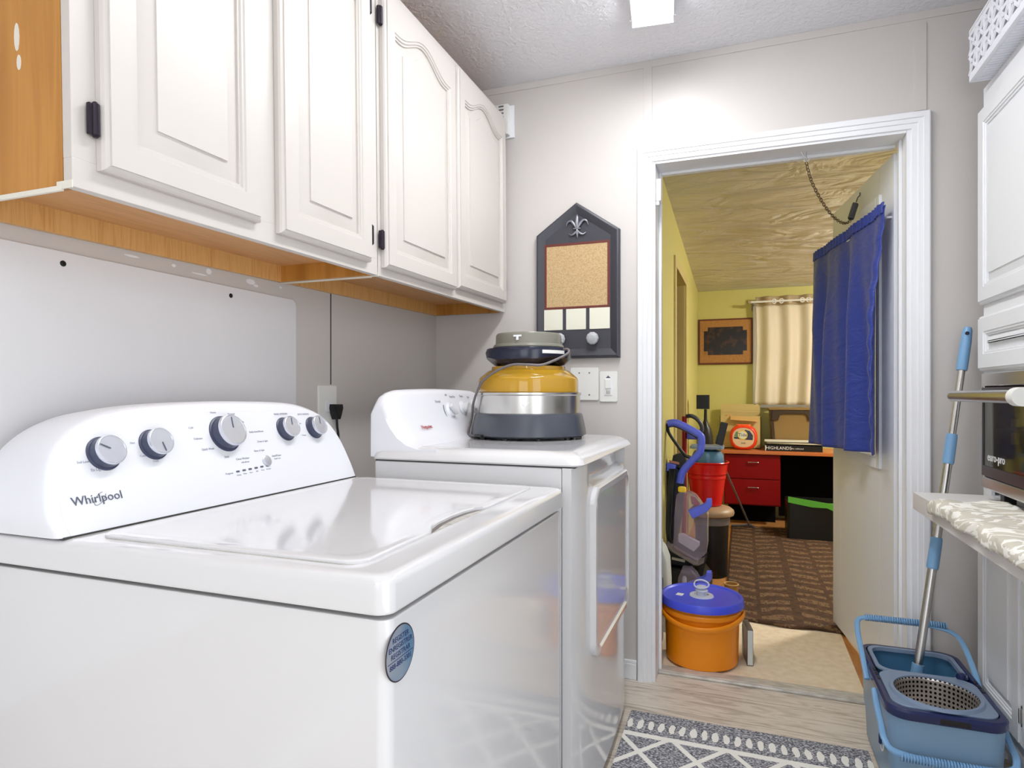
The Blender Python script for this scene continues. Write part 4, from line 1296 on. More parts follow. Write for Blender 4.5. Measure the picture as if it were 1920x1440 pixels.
wo.location = (cxb - 0.515, cyb - 2.2, 0.270)
obj('wringer_hub', MB().lathe([(0.020, -0.09), (0.017, -0.05), (0.012, -0.035), (0.002, -0.031)], (cxb, cyb, 0.27), 24), M['plate'], t)
b = MB()
for k in range(9):
    a = 2 * PI * k / 9
    b.tube([(0.617, 2.232, 0.272), (0.617 + 0.013 * math.cos(a), 2.232 + 0.013 * math.sin(a), 0.272)], 0.003, 6)
b.lathe([(0.013, 0), (0.014, 0.004), (0.012, 0.014), (0.003, 0.016)], (0.617, 2.232, 0.272), 18)
obj('drain_dial', b, M['navy2'], t)
b = MB()
for k in range(3):
    b.box(0.382, 0.390, 2.215 - k * 0.030, 2.232 - k * 0.030, 0.2695, 0.2712)
    b.box(0.646, 0.654, 2.215 - k * 0.030, 2.232 - k * 0.030, 0.2695, 0.2712)
obj('rim_slots', b, M['black'], t, smooth=False)
obj('spout_notch', MB().box(0.495, 0.565, 1.962, 1.9655, 0.249, 0.262, 0.001), M['black'], t)
def bail(pts, name):
    p = smooth_path(pts, 8)
    o_ = obj(name, MB().tube(p, 0.0085, 8, flat=0.55), M['blue'], t)
    return o_
h1 = bail([(0.368, 2.235, 0.235), (0.366, 2.30, 0.275), (0.366, 2.40, 0.325), (0.380, 2.452, 0.343), (0.43, 2.462, 0.346), (0.515, 2.464, 0.346), (0.60, 2.462, 0.340), (0.650, 2.45, 0.332), (0.667, 2.40, 0.318), (0.669, 2.30, 0.275), (0.667, 2.235, 0.235)], 'carry_handle')
b = MB()
for k in range(34):
    x = 0.400 + k * 0.0071
    b.tube([(x, 2.463, 0.346), (x + 0.0042, 2.463, 0.346)], 0.0108, 10)
obj('ribbed_grip', b, M['blue'], h1)
h2 = bail([(0.370, 2.130, 0.250), (0.368, 2.10, 0.235), (0.368, 2.03, 0.205), (0.368, 1.975, 0.185), (0.395, 1.952, 0.168), (0.515, 1.948, 0.160), (0.64, 1.952, 0.168), (0.667, 1.975, 0.185), (0.669, 2.03, 0.205), (0.669, 2.10, 0.235), (0.667, 2.130, 0.250)], 'carry_handle')
b = MB()
for k in range(34):
    x = 0.400 + k * 0.0071
    b.tube([(x, 1.9475, 0.161), (x + 0.0042, 1.9475, 0.161)], 0.0108, 10)
obj('ribbed_grip', b, M['blue'], h2)
em = fr((0.3822, 2.058, 0.150), (0, -1, 0), (0, 0, 1))
b = MB().lathe([(0.030, 0.006), (0.030, 0.0075), (0.027, 0.0075), (0.027, 0.006)], seg=40, mtx=em, cap=(False, False))
e = obj('emblem', b, M['white'], t)
obj('emblem_disc', MB().lathe([(0.027, 0.005), (0.027, 0.0068)], seg=40, mtx=em), M['bluebody'], e)
b = MB().tube(smooth_path([em @ Vector(p) for p in ((-0.012, -0.018, 0.0085), (-0.013, 0.004, 0.0085), (0.0, 0.016, 0.0085), (0.013, 0.006, 0.0085))], 5), 0.0035, 8)
b.tube([em @ Vector((-0.004, -0.016, 0.0085)), em @ Vector((0.004, 0.012, 0.0085))], 0.0022, 8)
obj('emblem_swirl', b, M['navy2'], e)

BK.location = (0.503, 2.150, 0)
BK.scale = (0.977, 0.977, 1.075)

t = thing('spin_mop', 'steel mop pole with light blue grips standing in the mop bucket', 'mop', (0.499, 2.262, 0.10))
mp0, mp1 = Vector((0.497, 2.268, 0.16)), Vector((0.688, 2.425, 1.345))
def mz(z):
    return mp0.lerp(mp1, (z - mp0.z) / (mp1.z - mp0.z))
obj('pole', MB().cyl(mz(0.20), mz(0.92), 0.0125, 24).cyl(mz(0.90), mz(1.26), 0.0105, 24), M['steel'], t)
obj('top_grip', MB().tube([mz(1.205), mz(1.21), mz(1.30), mz(1.335), mz(1.345)], [0.0150, 0.0160, 0.0155, 0.0135, 0.010], 24), M['blue'], t)
obj('hanging_eye', MB().lathe([(0.006, 0), (0.006, 0.004)], seg=16, mtx=fr(mz(1.325) + Vector((-0.004, -0.0135, 0)), (1, 0, 0), (0, 0, 1))), M['navy'], t)
obj('middle_grip', MB().tube([mz(0.905), mz(0.912), mz(0.99), mz(1.0)], [0.0150, 0.0165, 0.0160, 0.0145], 24), M['blue'], t)
obj('lower_grip', MB().tube([mz(0.575), mz(0.582), mz(0.665), mz(0.673)], [0.0150, 0.0170, 0.0165, 0.015], 24), M['blue'], t)
obj('collar', MB().tube([mz(0.205), mz(0.225), mz(0.230), mz(0.282)], [0.021, 0.021, 0.0175, 0.0165], 24), M['blue'], t)
b = MB()
pb = mz(0.205)
b.lathe([(0.02, 0.0), (0.06, -0.012), (0.072, -0.022), (0.072, -0.03), (0.01, -0.032)], (pb.x + 0.004, pb.y - 0.002, pb.z - 0.01), 32)
obj('mop_head', b, M['blue'], t)

tag(obj('patterned_rug', MB().prism(rrect(-0.372, 0.372, -0.4, 2.238, 0.006, 3), 0.0005, 0.006, None, 0.001), M['rug']), 'grey rug with white lattice and a row of white dashes', 'rug')

# ------------------------------------------------------------------ far room: floor coverings
b = MB()
def rugf(u, v):
    x = -0.086 + 1.336 * u
    y = 3.285 + 0.012 * math.sin(u * 23) + 0.01 * math.sin(u * 9 + 1) + (5.66 - 3.285) * v
    z = 0.0115 + (0.006 * math.sin(u * 27) ** 2 if v < 0.02 else 0.0)
    return (x, y, z)
o = tag(obj('leaf_rug', MB().grid(rugf, 90, 60), M['rug2'], wn=False), 'dark brown leaf patterned rug in the far room', 'rug')
sd = o.modifiers.new('s', 'SOLIDIFY'); sd.thickness = 0.007; sd.offset = -1
tag(obj('floor_mat', MB().prism(rrect(-0.395, 0.432, 2.647, 3.42, 0.004, 2), 0.0005, 0.0035), M['mat']), 'plain beige floor mat just beyond the threshold', 'mat')

# orange bucket
OB = (-0.163, 2.772, 0.0125)
t = thing('plastic_bucket', 'orange bucket with blue lid just beyond the threshold', 'bucket', OB)
obj('pail', MB().lathe([(0.143, 0.0), (0.146, 0.005), (0.151, 0.195), (0.160, 0.200), (0.163, 0.206), (0.163, 0.218), (0.158, 0.224), (0.153, 0.222), (0.153, 0.250)], OB, 72, cap=(True, True)), M['orange'], t)
lidb = MB().lathe([(0.162, 0.236), (0.170, 0.236), (0.171, 0.240), (0.168, 0.262), (0.164, 0.267), (0.156, 0.267), (0.150, 0.261), (0.002, 0.261)], OB, 72, cap=(False, True))
ld = obj('lid', lidb, M['lid'], t)
b = MB().lathe([(0.050, 0.261), (0.048, 0.265), (0.030, 0.266), (0.028, 0.263), (0.021, 0.263), (0.021, 0.280), (0.026, 0.282), (0.026, 0.285), (0.018, 0.288), (0.018, 0.296), (0.022, 0.298), (0.020, 0.301), (0.002, 0.301)], OB, 40, cap=(False, True))
obj('spout', b, M['frost'], ld)
ring = [Vector((OB[0] - 0.004 + 0.030 * math.cos(a) * (1 + 0.12 * math.cos(a)), OB[1] + 0.022 * math.sin(a), OB[2] + 0.309 + 0.012 * math.sin(a))) for a in [2 * PI * k / 28 for k in range(28)]]
obj('pull_ring', MB().tube(ring, 0.0032, 8, closed=True), M['frost'], ld)
obj('lid_label', MB().box(-0.014, 0.014, -0.016, 0.016, 0.2612, 0.2620, mtx=Matrix.Translation((OB[0] - 0.088, OB[1] - 0.015, OB[2])) @ Matrix.Rotation(R(-12), 4, 'Z')), M['plate'], ld, smooth=False)
# handle bail resting round the front
hp = [Vector((OB[0] + 0.169 * math.cos(a), OB[1] + 0.169 * math.sin(a), OB[2] + 0.212 - 0.040 * math.sin(-a) ** 1.3 if math.sin(-a) > 0 else OB[2] + 0.212)) for a in [R(184 + 172 * k / 30) for k in range(31)]]
obj('bail_handle', MB().tube(hp, 0.013, 10, flat=0.45, up=(-1, 0, 0)), M['orange'], t)

# package beside it
t = thing('product_box', 'thin pale box with purple panel behind the orange bucket', 'box', (0.02, 2.84, 0.004))
m_ = Matrix.Translation((0.020, 2.83, 0.0045)) @ Matrix.Rotation(R(9), 4, 'Z') @ Matrix.Rotation(R(0), 4, 'Y')
obj('carton', MB().box(-0.012, 0.012, -0.062, 0.062, 0, 0.150, 0.002, mtx=m_), M['cordg'], t)
obj('front_print', MB().prism([(-0.058, 0.01), (-0.010, 0.01), (-0.050, 0.12), (-0.058, 0.13)], 0.0, 0.0016, m_ @ fr((-0.012, 0, 0), (0, -1, 0), (0, 0, 1))), M['navy2'], t, smooth=False)
obj('side_print', MB().box(-0.010, 0.010, -0.0632, -0.0618, 0.004, 0.146, mtx=m_), M['teal'], t, smooth=False)

# black spotted bag left of the orange bucket
t = thing('spotted_bag', 'black bag with white dots left of the orange bucket', 'bag', (-0.365, 2.82, 0.004))
b = MB().prism(rrect(-0.396, -0.342, 2.70, 2.96, 0.02, 4), 0.004, 0.29, None, 0.012, 3)
obj('bag_body', b, M['black'], t)
b = MB()
for k, (y, z) in enumerate(((2.74, 0.05), (2.76, 0.13), (2.73, 0.19), (2.80, 0.08), (2.82, 0.16), (2.87, 0.21), (2.88, 0.06), (2.92, 0.13), (2.75, 0.24))):
    b.lathe([(0.008, 0), (0.008, 0.0008)], seg=14, mtx=fr((-0.3422, y, z), (0, 1, 0), (0, 0, 1)))
for x, z in ((-0.36, 0.06), (-0.378, 0.12), (-0.352, 0.16), (-0.37, 0.21)):
    b.lathe([(0.007, 0), (0.007, 0.0008)], seg=14, mtx=fr((x, 2.6998, z), (1, 0, 0), (0, 0, 1)))
obj('dots', b, M['plate'], t)
t = thing('paper_sack', 'pale grey sack against left wall below the carpet cleaner cords', 'bag', (-0.365, 3.1, 0))
b = MB().loft([[(x, y, z) for x, y in rrect(-0.397 + i, -0.330 - j, 3.03 + i, 3.20 - j, 0.012, 4)] for z, i, j in ((0.0, 0, 0), (0.22, 0.002, 0.0), (0.33, 0.003, 0.006), (0.38, 0.004, 0.022), (0.40, 0.006, 0.034))])
obj('sack_body', b, M['teal'], t)
obj('fold', MB().box(-0.390, -0.368, 3.05, 3.16, 0.398, 0.414, 0.003), M['plate'], t)

# carpet cleaner
t = thing('carpet_cleaner', 'upright carpet cleaner with blue handle and clear tanks', 'carpet cleaner', (-0.30, 3.62, 0.0))
y = 3.60
def at(pts, yy=y):
    return [(x, yy, z) for x, z in pts]
b = MB().prism([(-0.395, 0.012), (-0.165, 0.012), (-0.160, 0.10), (-0.20, 0.15), (-0.395, 0.17)], -3.78, -3.50, fr((0, 0, 0), (1, 0, 0), (0, 0, 1)), 0.006)
for v in b.bm.verts:
    v.co.y = v.co.y
obj('base', b, M['black'], t)
def slab(pts, ya, yb, bev=0.004):
    """outline in x,z extruded from ya to yb (ya nearer the camera)"""
    return MB().prism(pts, -yb, -ya, fr((0, 0, 0), (1, 0, 0), (0, 0, 1)), bev)
obj('body', slab([(-0.395, 0.17), (-0.28, 0.17), (-0.19, 0.20), (-0.185, 0.235), (-0.232, 0.232), (-0.345, 0.295), (-0.30, 0.60), (-0.305, 0.66), (-0.33, 0.72), (-0.392, 0.735), (-0.398, 0.50)], 3.60, 3.72), M['grey'] if False else mat('dark teal plastic', (20, 32, 52), 0.3), t)
obj('base_stripe', slab([(-0.37, 0.205), (-0.30, 0.195), (-0.30, 0.207), (-0.37, 0.217)], 3.585, 3.60, 0.001), M['plate'], t)
obj('cord_bracket', slab([(-0.398, 0.70), (-0.352, 0.70), (-0.345, 0.735), (-0.395, 0.745)], 3.56, 3.60), M['handle'], t)
obj('badge', slab([(-0.385, 0.745), (-0.330, 0.735), (-0.330, 0.748), (-0.385, 0.758)], 3.585, 3.60, 0.001), M['copper'], t)
pp = [(-0.392, 0.962), (-0.350, 0.968), (-0.285, 0.940), (-0.225, 0.905), (-0.212, 0.885), (-0.214, 0.835), (-0.225, 0.800), (-0.262, 0.760), (-0.300, 0.715), (-0.318, 0.680), (-0.327, 0.635)]
obj('grip', MB().tube(smooth_path(at(pp, 3.58), 5), 0.0200, 12, up=(0, 1, 0)), M['handle'], t)
obj('grip_inlay', MB().tube(smooth_path(at([(p[0] - 0.006, p[1] - 0.013) for p in pp[:-2]], 3.595), 5), 0.013, 10), M['navy2'], t)
obj('trigger_frame', MB().tube(smooth_path(at([(-0.392, 0.962), (-0.402 + 0.012, 0.920), (-0.355, 0.862), (-0.300, 0.790), (-0.270, 0.778)], 3.59), 5), 0.009, 10), M['black'], t)
obj('neck', slab([(-0.375, 0.735), (-0.30, 0.67), (-0.285, 0.72), (-0.30, 0.78), (-0.325, 0.80), (-0.365, 0.785)], 3.60, 3.66), M['black'], t)
b = MB()
for k in range(9):
    dxk = 0.004 * k
    b.tube(smooth_path([(-0.378 + dxk * 0.9, 3.555 - 0.004 * (k % 3), 0.715), (-0.385 + dxk * 0.8, 3.55, 0.62), (-0.393 + dxk * 0.75 + 0.004 * math.sin(k * 2), 3.545, 0.48), (-0.394 + dxk * 0.6, 3.54, 0.36 - 0.012 * (k % 4)), (-0.38 + dxk * 0.4, 3.545, 0.30)], 5), 0.0036, 6)
obj('wound_cord', b, M['cord'], t)
tank = [(-0.353, 0.300), (-0.240, 0.240), (-0.222, 0.240), (-0.178, 0.290), (-0.172, 0.335), (-0.172, 0.490), (-0.205, 0.545), (-0.235, 0.585), (-0.262, 0.600), (-0.318, 0.600), (-0.334, 0.585), (-0.345, 0.470)]
tk = obj('clean_tank', slab(tank, 3.455, 3.545, 0.012), M['clear'], t)
obj('tank_cap', MB().lathe([(0.021, 0.0), (0.022, 0.004), (0.022, 0.020), (0.018, 0.026), (0.003, 0.027)], (-0.307, 3.50, 0.600), 24), M['yel'], tk)
obj('tank_inner', slab([(-0.325, 0.330), (-0.245, 0.285), (-0.215, 0.32), (-0.215, 0.335), (-0.30, 0.375), (-0.325, 0.37)], 3.48, 3.52), M['frost'], tk)
obj('tank_tray', slab([(-0.385, 0.318), (-0.355, 0.293), (-0.238, 0.229), (-0.218, 0.229), (-0.190, 0.243), (-0.195, 0.234), (-0.22, 0.220), (-0.242, 0.220), (-0.36, 0.284), (-0.390, 0.312)], 3.45, 3.56, 0.001), M['cordg'], tk)
def tank_handle(z0, par):
    b = slab([(-0.268, z0 + 0.004), (-0.246, z0 - 0.036), (-0.172, z0 + 0.006), (-0.150, z0 + 0.036), (-0.152, z0 + 0.072), (-0.176, z0 + 0.070), (-0.180, z0 + 0.052), (-0.195, z0 + 0.040)], 3.40, 3.450, 0.005)
    obj('tank_handle', b, M['handle'], par)
tank_handle(0.510, tk)
tk2 = obj('dirty_tank', slab([(-0.335, 0.015), (-0.185, 0.015), (-0.182, 0.10), (-0.225, 0.175), (-0.255, 0.205), (-0.300, 0.205), (-0.318, 0.165), (-0.330, 0.09)], 3.40, 3.49, 0.010), M['clear'], t)
tank_handle(0.130, tk2)
obj('tank_float', MB().lathe([(0.012, 0), (0.012, 0.05), (0.006, 0.06)], (-0.29, 3.45, 0.10), 16), M['frost'], tk2)

# stick vacuum behind it
t = thing('stick_vacuum', 'red stick vacuum tube with dark grey loop handle', 'vacuum', (-0.372, 4.42, 0.0))
obj('tube', MB().cyl((-0.372, 4.42, 0.03), (-0.372, 4.42, 0.975), 0.016, 16), M['redv'], t)
obj('loop_handle', MB().tube(smooth_path([(-0.360, 4.42, 0.975), (-0.325, 4.41, 0.978), (-0.290, 4.41, 0.958), (-0.262, 4.41, 0.92), (-0.258, 4.41, 0.88), (-0.275, 4.41, 0.86)], 6), 0.014, 10), M['grey'], t)
obj('battery', MB().box(-0.355, -0.262, 4.39, 4.44, 0.82, 0.885, 0.008), M['handle'], t)
obj('floor_head', MB().box(-0.395, -0.30, 4.33, 4.50, 0.0, 0.04, 0.008), M['black'], t)

# black bottle shaped stand with a square head
t = thing('black_lamp', 'tall black bottle-shaped lamp with a square black head', 'lamp', (-0.268, 5.05, 0.0))
c = (-0.268, 5.05, 0.0)
obj('body', MB().lathe([(0.060, 0.0), (0.062, 0.02), (0.058, 0.72), (0.055, 0.80), (0.042, 0.86), (0.022, 0.895), (0.013, 0.93), (0.011, 1.01)], c, 32, cap=(True, True)), M['black'], t)
obj('shade', MB().prism(rrect(-0.047, 0.047, -0.047, 0.047, 0.006, 3), 1.012, 1.120, Matrix.Translation((c[0] - 0.018, c[1], 0)), 0.002), M['black'], t)

# round can with tan lid
t = thing('round_can', 'round black can with a tan lid under the red tub', 'can', (-0.180, 4.10, 0.0))
c = (-0.180, 4.10, 0.0)
obj('can_body', MB().lathe([(0.088, 0.0), (0.092, 0.01), (0.100, 0.33)], c, 48), M['black'], t)
obj('collar', MB().lathe([(0.100, 0.320), (0.106, 0.325), (0.108, 0.372), (0.10, 0.375)], c, 48), M['cordg'], t)
obj('lid', MB().lathe([(0.115, 0.372), (0.130, 0.380), (0.134, 0.395), (0.130, 0.410), (0.112, 0.425), (0.08, 0.432), (0.002, 0.434)], c, 48, cap=(True, True)), M['tan'], t)

t = thing('red_tub', 'bright red ribbed plastic tub on the tan lidded can', 'tub', (-0.212, 4.12, 0.4345))
c = (-0.212, 4.12, 0.4350)
obj('tub_body', MB().lathe([(0.088, 0.0), (0.092, 0.004), (0.112, 0.165), (0.116, 0.168), (0.117, 0.180), (0.115, 0.184), (0.118, 0.196), (0.122, 0.199), (0.121, 0.206), (0.127, 0.255), (0.134, 0.262), (0.136, 0.268), (0.133, 0.272), (0.127, 0.268), (0.122, 0.255), (0.086, 0.012)], c, 64), M['redp'], t)
t = thing('blue_bowl', 'blue plastic bowl upside down in the red tub', 'bowl', (-0.205, 4.12, 0.60))
obj('bowl_shell', MB().lathe([(0.096, 0.0), (0.098, 0.09), (0.094, 0.125), (0.080, 0.150), (0.045, 0.160), (0.002, 0.161)], (-0.205, 4.12, 0.62), 48, cap=(False, True)), M['bluein'], t)
obj('bowl_foot', MB().lathe([(0.040, 0), (0.040, 0.006)], (-0.205, 4.12, 0.7805), 32), M['bluebody'], t)
t = thing('dark_tray', 'dark grey tray balanced on the blue bowl', 'tray', (-0.20, 4.12, 0.787))
obj('tray_rim', MB().prism(rrect(-0.310, -0.108, 4.03, 4.22, 0.03, 5), 0.788, 0.804, None, 0.004), M['bluegrey'], t)
obj('tray_body', MB().prism(rrect(-0.300, -0.118, 4.04, 4.21, 0.03, 5), 0.7870, 0.790), M['black'], t)
t = thing('black_bar', 'flat black bar standing tilted on the dark tray', 'handle', (-0.139, 4.15, 0.805))
m_ = Matrix.Translation((-0.139, 4.15, 0.805)) @ Matrix.Rotation(R(13), 4, 'Y')
obj('bar_body', MB().box(-0.022, 0.022, -0.012, 0.012, 0.003, 0.148, 0.004, mtx=m_), M['black'], t)
obj('bar_edge', MB().box(-0.028, -0.023, -0.008, 0.0, 0.004, 0.06, 0.001, mtx=m_), M['cordg'], t)

# leaning rod
t = thing('metal_rod', 'thin grey rod with hooked foot leaning towards the desk', 'rod', (0.06, 5.6, 0.012))
obj('shaft', MB().cyl((-0.120, 4.80, 0.585), (0.058, 5.60, 0.022), 0.0075, 10), M['cordg'], t)
obj('hook', MB().tube(smooth_path([(-0.09, 5.58, 0.022), (0.0, 5.60, 0.026), (0.058, 5.60, 0.034), (0.082, 5.60, 0.022), (0.074, 5.60, 0.0125)], 5), 0.008, 8), M['grey'], t)

t = thing('wicker_piece', 'small tan wicker basket beside the brown rug', 'basket', (-0.058, 3.62, 0.012))
obj('wicker_wall', MB().lathe([(0.030, 0.0), (0.034, 0.01), (0.036, 0.075), (0.038, 0.080), (0.034, 0.080), (0.028, 0.012)], (-0.058, 3.62, 0.012), 28), M['wicker'], t)
obj('wicker_rim', MB().tube([Vector((-0.058 + 0.0365 * math.cos(a), 3.62 + 0.0365 * math.sin(a), 0.092)) for a in [2 * PI * k / 24 for k in range(24)]], 0.004, 8, closed=True), M['card'], t)

# ------------------------------------------------------------------ desk and what stands on it
t = thing('desk', 'orange-topped desk with red drawers in the far room', 'desk', (0.4, 5.9, 0))
obj('desk_top', MB().box(-0.175, 1.15, 5.69, 6.17, 0.615, 0.645, 0.004), M['deskt'], t)
obj('pedestal', MB().box(-0.150, 0.300, 5.735, 6.16, 0.175, 0.614, 0.002), M['redd'], t)
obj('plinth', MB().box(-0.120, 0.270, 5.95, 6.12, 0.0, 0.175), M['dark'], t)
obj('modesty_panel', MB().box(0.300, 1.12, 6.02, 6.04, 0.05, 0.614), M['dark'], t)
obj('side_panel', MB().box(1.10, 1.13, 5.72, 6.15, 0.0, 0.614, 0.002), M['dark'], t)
for za, zb in ((0.405, 0.606), (0.185, 0.398)):
    dw = obj('drawer', MB().box(-0.146, 0.296, 5.717, 5.735, za, zb, 0.003), M['redd'], t)
    b = MB().tube(smooth_path([(0.045, 5.717, (za + zb) / 2 + 0.04), (0.046, 5.70, (za + zb) / 2 + 0.04), (0.085, 5.698, (za + zb) / 2 + 0.04), (0.124, 5.70, (za + zb) / 2 + 0.04), (0.125, 5.717, (za + zb) / 2 + 0.04)], 5), 0.005, 8)
    obj('drawer_pull', b, M['chrome'], dw)

t = thing('detergent_tub', 'orange-red round detergent tub with printed label on the desk', 'detergent', (0.007, 5.80, 0.6455))
tm = fr((0.007, 5.800, 0.752), (1, 0, 0), (0, 0, 1))
lo = []
def sup(r, z, sq=2.6):
    pts = []
    for k in range(56):
        a = 2 * PI * k / 56
        ca, sa = math.cos(a), math.sin(a)
        pts.append((r * 1.06 * math.copysign(abs(ca) ** (2 / sq), ca), r * math.copysign(abs(sa) ** (2 / sq), sa), z))
    return pts
b = MB().loft([sup(0.085, -0.055), sup(0.098, -0.050), sup(0.106, -0.030), sup(0.106, 0.035), sup(0.100, 0.052), sup(0.088, 0.060), sup(0.086, 0.057)], mtx=tm)
obj('tub_body', b, M['tide'], t)
b = MB().loft([sup(0.083, 0.0555, 2.3), sup(0.083, 0.0590, 2.3)], mtx=tm)
lb = obj('label', b, M['card'] if False else mat('pale label', (226, 196, 160), 0.5), t)
b = MB().prism([(0.012, 0.068), (0.050, 0.058), (0.076, 0.020), (0.074, -0.020), (0.030, -0.018), (-0.075, -0.010), (-0.078, 0.004), (0.010, 0.000)], 0.0590, 0.0600, tm)
obj('label_band', b, M['navy'], lb, smooth=False)
b = MB().prism([(-0.076, 0.010), (-0.062, 0.046), (-0.046, 0.056), (-0.040, 0.0)], 0.0590, 0.0601, tm)
obj('label_leaf', b, mat('muted green print', (104, 138, 116), 0.5), lb, smooth=False)
b = MB().lathe([(0.040, 0.060), (0.040, 0.0612)], (-0.006, 0.022, 0), 40, mtx=tm)
obj('roundel', b, M['yel'], lb)
b = MB().lathe([(0.033, 0.0612), (0.033, 0.0618)], (-0.006, 0.022, 0), 40, mtx=tm)
obj('roundel_centre', b, M['chalk'], lb)
obj('brand_lettering', text_bm([('Tide', 0.040, -0.006, 0.022, 'CENTER')], tm @ Matrix.Translation((0, 0, 0.0618)), 0.0004), M['navy2'], lb)
obj('label_lettering', text_bm([('pods', 0.018, 0.0, -0.046, 'CENTER'), ('OXI', 0.016, 0.058, 0.004, 'CENTER')], tm @ Matrix.Translation((0, 0, 0.0602)), 0.0004), M['ink'], lb)
obj('tub_lid', MB().prism(rrect(-0.060, 0.060, -0.040, 0.040, 0.02, 5), 0.098, 0.112, Matrix.Translation((0.007, 5.80, 0.752)), 0.004), mat('orange lid', (246, 110, 40), 0.35), t)

t = thing('cardboard_box', 'pale open cardboard box behind the detergent tub', 'box', (-0.03, 6.03, 0.6455))
b = MB()
xa, xb, ya, yb, za, zb = -0.190, 0.150, 5.90, 6.12, 0.6465, 0.93
b.box(xa, xb, ya, ya + 0.005, za, zb)
b.box(xa, xb, yb - 0.005, yb, za, zb + 0.05)
b.box(xa, xa + 0.005, ya, yb, za, zb)
b.box(xb - 0.005, xb, ya, yb, za, zb)
b.box(xa, xb, ya, yb, za, za + 0.005)
obj('box_walls', b, M['cardl'], t, smooth=False)
b = MB().box(xa, xb, -0.0025, 0.0025, 0, 0.075, mtx=Matrix.Translation((0, yb - 0.004, zb + 0.03)) @ Matrix.Rotation(R(-6), 4, 'X'))
obj('flap', b, M['cardl'], t, smooth=False)
b = MB().box(-0.10, 0.13, -0.06, 0.0, -0.002, 0.002, mtx=Matrix.Translation((0.0, ya, zb - 0.001)) @ Matrix.Rotation(R(38), 4, 'X') @ Matrix.Rotation(R(5), 4, 'Y'))
obj('flap', b, M['card'], t, smooth=False)
t = thing('paper_bag', 'crumpled orange and tan paper inside the cardboard box', 'paper', (-0.11, 6.0, 0.75))
b = MB().sphere((-0.115, 5.99, 0.90), 0.05, (1.0, 0.8, 0.85), 16)
b.sphere((-0.02, 5.98, 0.885), 0.055, (1.2, 0.8, 0.6), 16)
for v in b.bm.verts:
    v.co += Vector((random.uniform(-1, 1), random.uniform(-1, 1), random.uniform(-1, 1))) * 0.007
b.box(-0.13, 0.02, 5.96, 6.02, 0.652, 0.88)
obj('crumpled_paper', b, M['card'], t, smooth=False)

# books and magazines, each one a thing
t = thing('hardback_book', 'black hardback with white spine lettering at the bottom of the stack', 'book', (0.40, 5.80, 0.6455))
b = MB().box(0.180, 0.620, 5.735, 5.90, 0.6460, 0.6500, 0.001)
b.box(0.180, 0.620, 5.735, 5.90, 0.690, 0.694, 0.001)
b.box(0.180, 0.620, 5.733, 5.738, 0.6460, 0.694, 0.001)
obj('cover', b, M['black'], t)
obj('pages', MB().box(0.186, 0.614, 5.739, 5.896, 0.6505, 0.6895), M['paper'], t, smooth=False)
obj('spine_lettering', text_bm([('HIGHLANDS', 0.036, 0.285, 0.670, 'CENTER'), ('the collected', 0.018, 0.43, 0.669, 'CENTER')], fr((0, 5.7328, 0), (1, 0, 0), (0, 0, 1)), 0.0006), M['plate'], t)
obj('spine_end', MB().box(0.180, 0.186, 5.7322, 5.7332, 0.647, 0.693), M['plate'], t, smooth=False)
zz = 0.6945
for k, (nm, lab_, x0_, x1_, h_, mm, rz) in enumerate((
        ('magazine', 'dark magazine lying directly on the black hardback book', 0.22, 0.665, 0.010, 'dark', 1.5),
        ('magazine', 'pale yellow magazine in the stack, second above the hardback', 0.20, 0.63, 0.010, 'paper', -1.5),
        ('magazine', 'olive green magazine in the stack, third above the hardback', 0.19, 0.60, 0.009, 'grey2', 2.0),
        ('magazine', 'cream magazine at the top of the stack on the desk', 0.178, 0.57, 0.009, 'chalk', -2.5))):
    t = thing(nm, lab_, 'magazine', ((x0_ + x1_) / 2, 5.815, zz), R(rz), None)
    w_ = (x1_ - x0_) / 2
    b = MB().box(-w_, w_, -0.080, 0.080, 0.0002, 0.0012, 0)
    b.box(-w_, w_, -0.080, 0.080, h_ - 0.0014, h_ - 0.0004, 0)
    b.box(-w_, w_, -0.0805, -0.079, 0.0002, h_ - 0.0004, 0)
    obj('cover', b, M[mm], t, local=True, smooth=False)
    obj('pages', MB().box(-w_ + 0.002, w_ - 0.002, -0.078, 0.078, 0.0015, h_ - 0.0016), M['paper'], t, local=True, smooth=False)
    zz += h_

# brown storage tote
t = thing('storage_tote', 'brown plastic storage tote standing on the desk under the curtain', 'tote', (0.41, 6.03, 0.6455))
def tl(x0, x1, y0, y1, z):
    return [(x, y_, z) for x, y_ in rrect(x0, x1, y0, y1, 0.02, 4)]
b = MB().loft([tl(0.250, 0.570, 5.925, 6.115, 0.646), tl(0.245, 0.575, 5.922, 6.117, 0.66), tl(0.220, 0.600, 5.910, 6.125, 0.99), tl(0.228, 0.592, 5.916, 6.119, 0.99), tl(0.258, 0.562, 5.935, 6.105, 0.66)])
obj('tote_body', b, M['bin'], t)
b = MB().loft([tl(0.215, 0.605, 5.905, 6.129, 0.985), tl(0.205, 0.615, 5.897, 6.135, 0.990), tl(0.205, 0.615, 5.897, 6.135, 1.004), tl(0.222, 0.598, 5.912, 6.122, 1.010), tl(0.24, 0.58, 5.93, 6.11, 1.010)])
obj('tote_lid', b, M['bin'], t)
b = slab([(0.245, 0.985), (0.575, 0.985), (0.585, 0.90), (0.53, 0.90), (0.515, 0.945), (0.495, 0.955), (0.325, 0.955), (0.305, 0.945), (0.290, 0.90), (0.235, 0.90)], 5.896, 5.920, 0.003)
obj('tote_handle', b, M['bind'], t)
obj('tote_corner', slab([(0.222, 0.985), (0.248, 0.985), (0.272, 0.655), (0.250, 0.655)], 5.905, 5.925, 0.003), M['bind'], t)

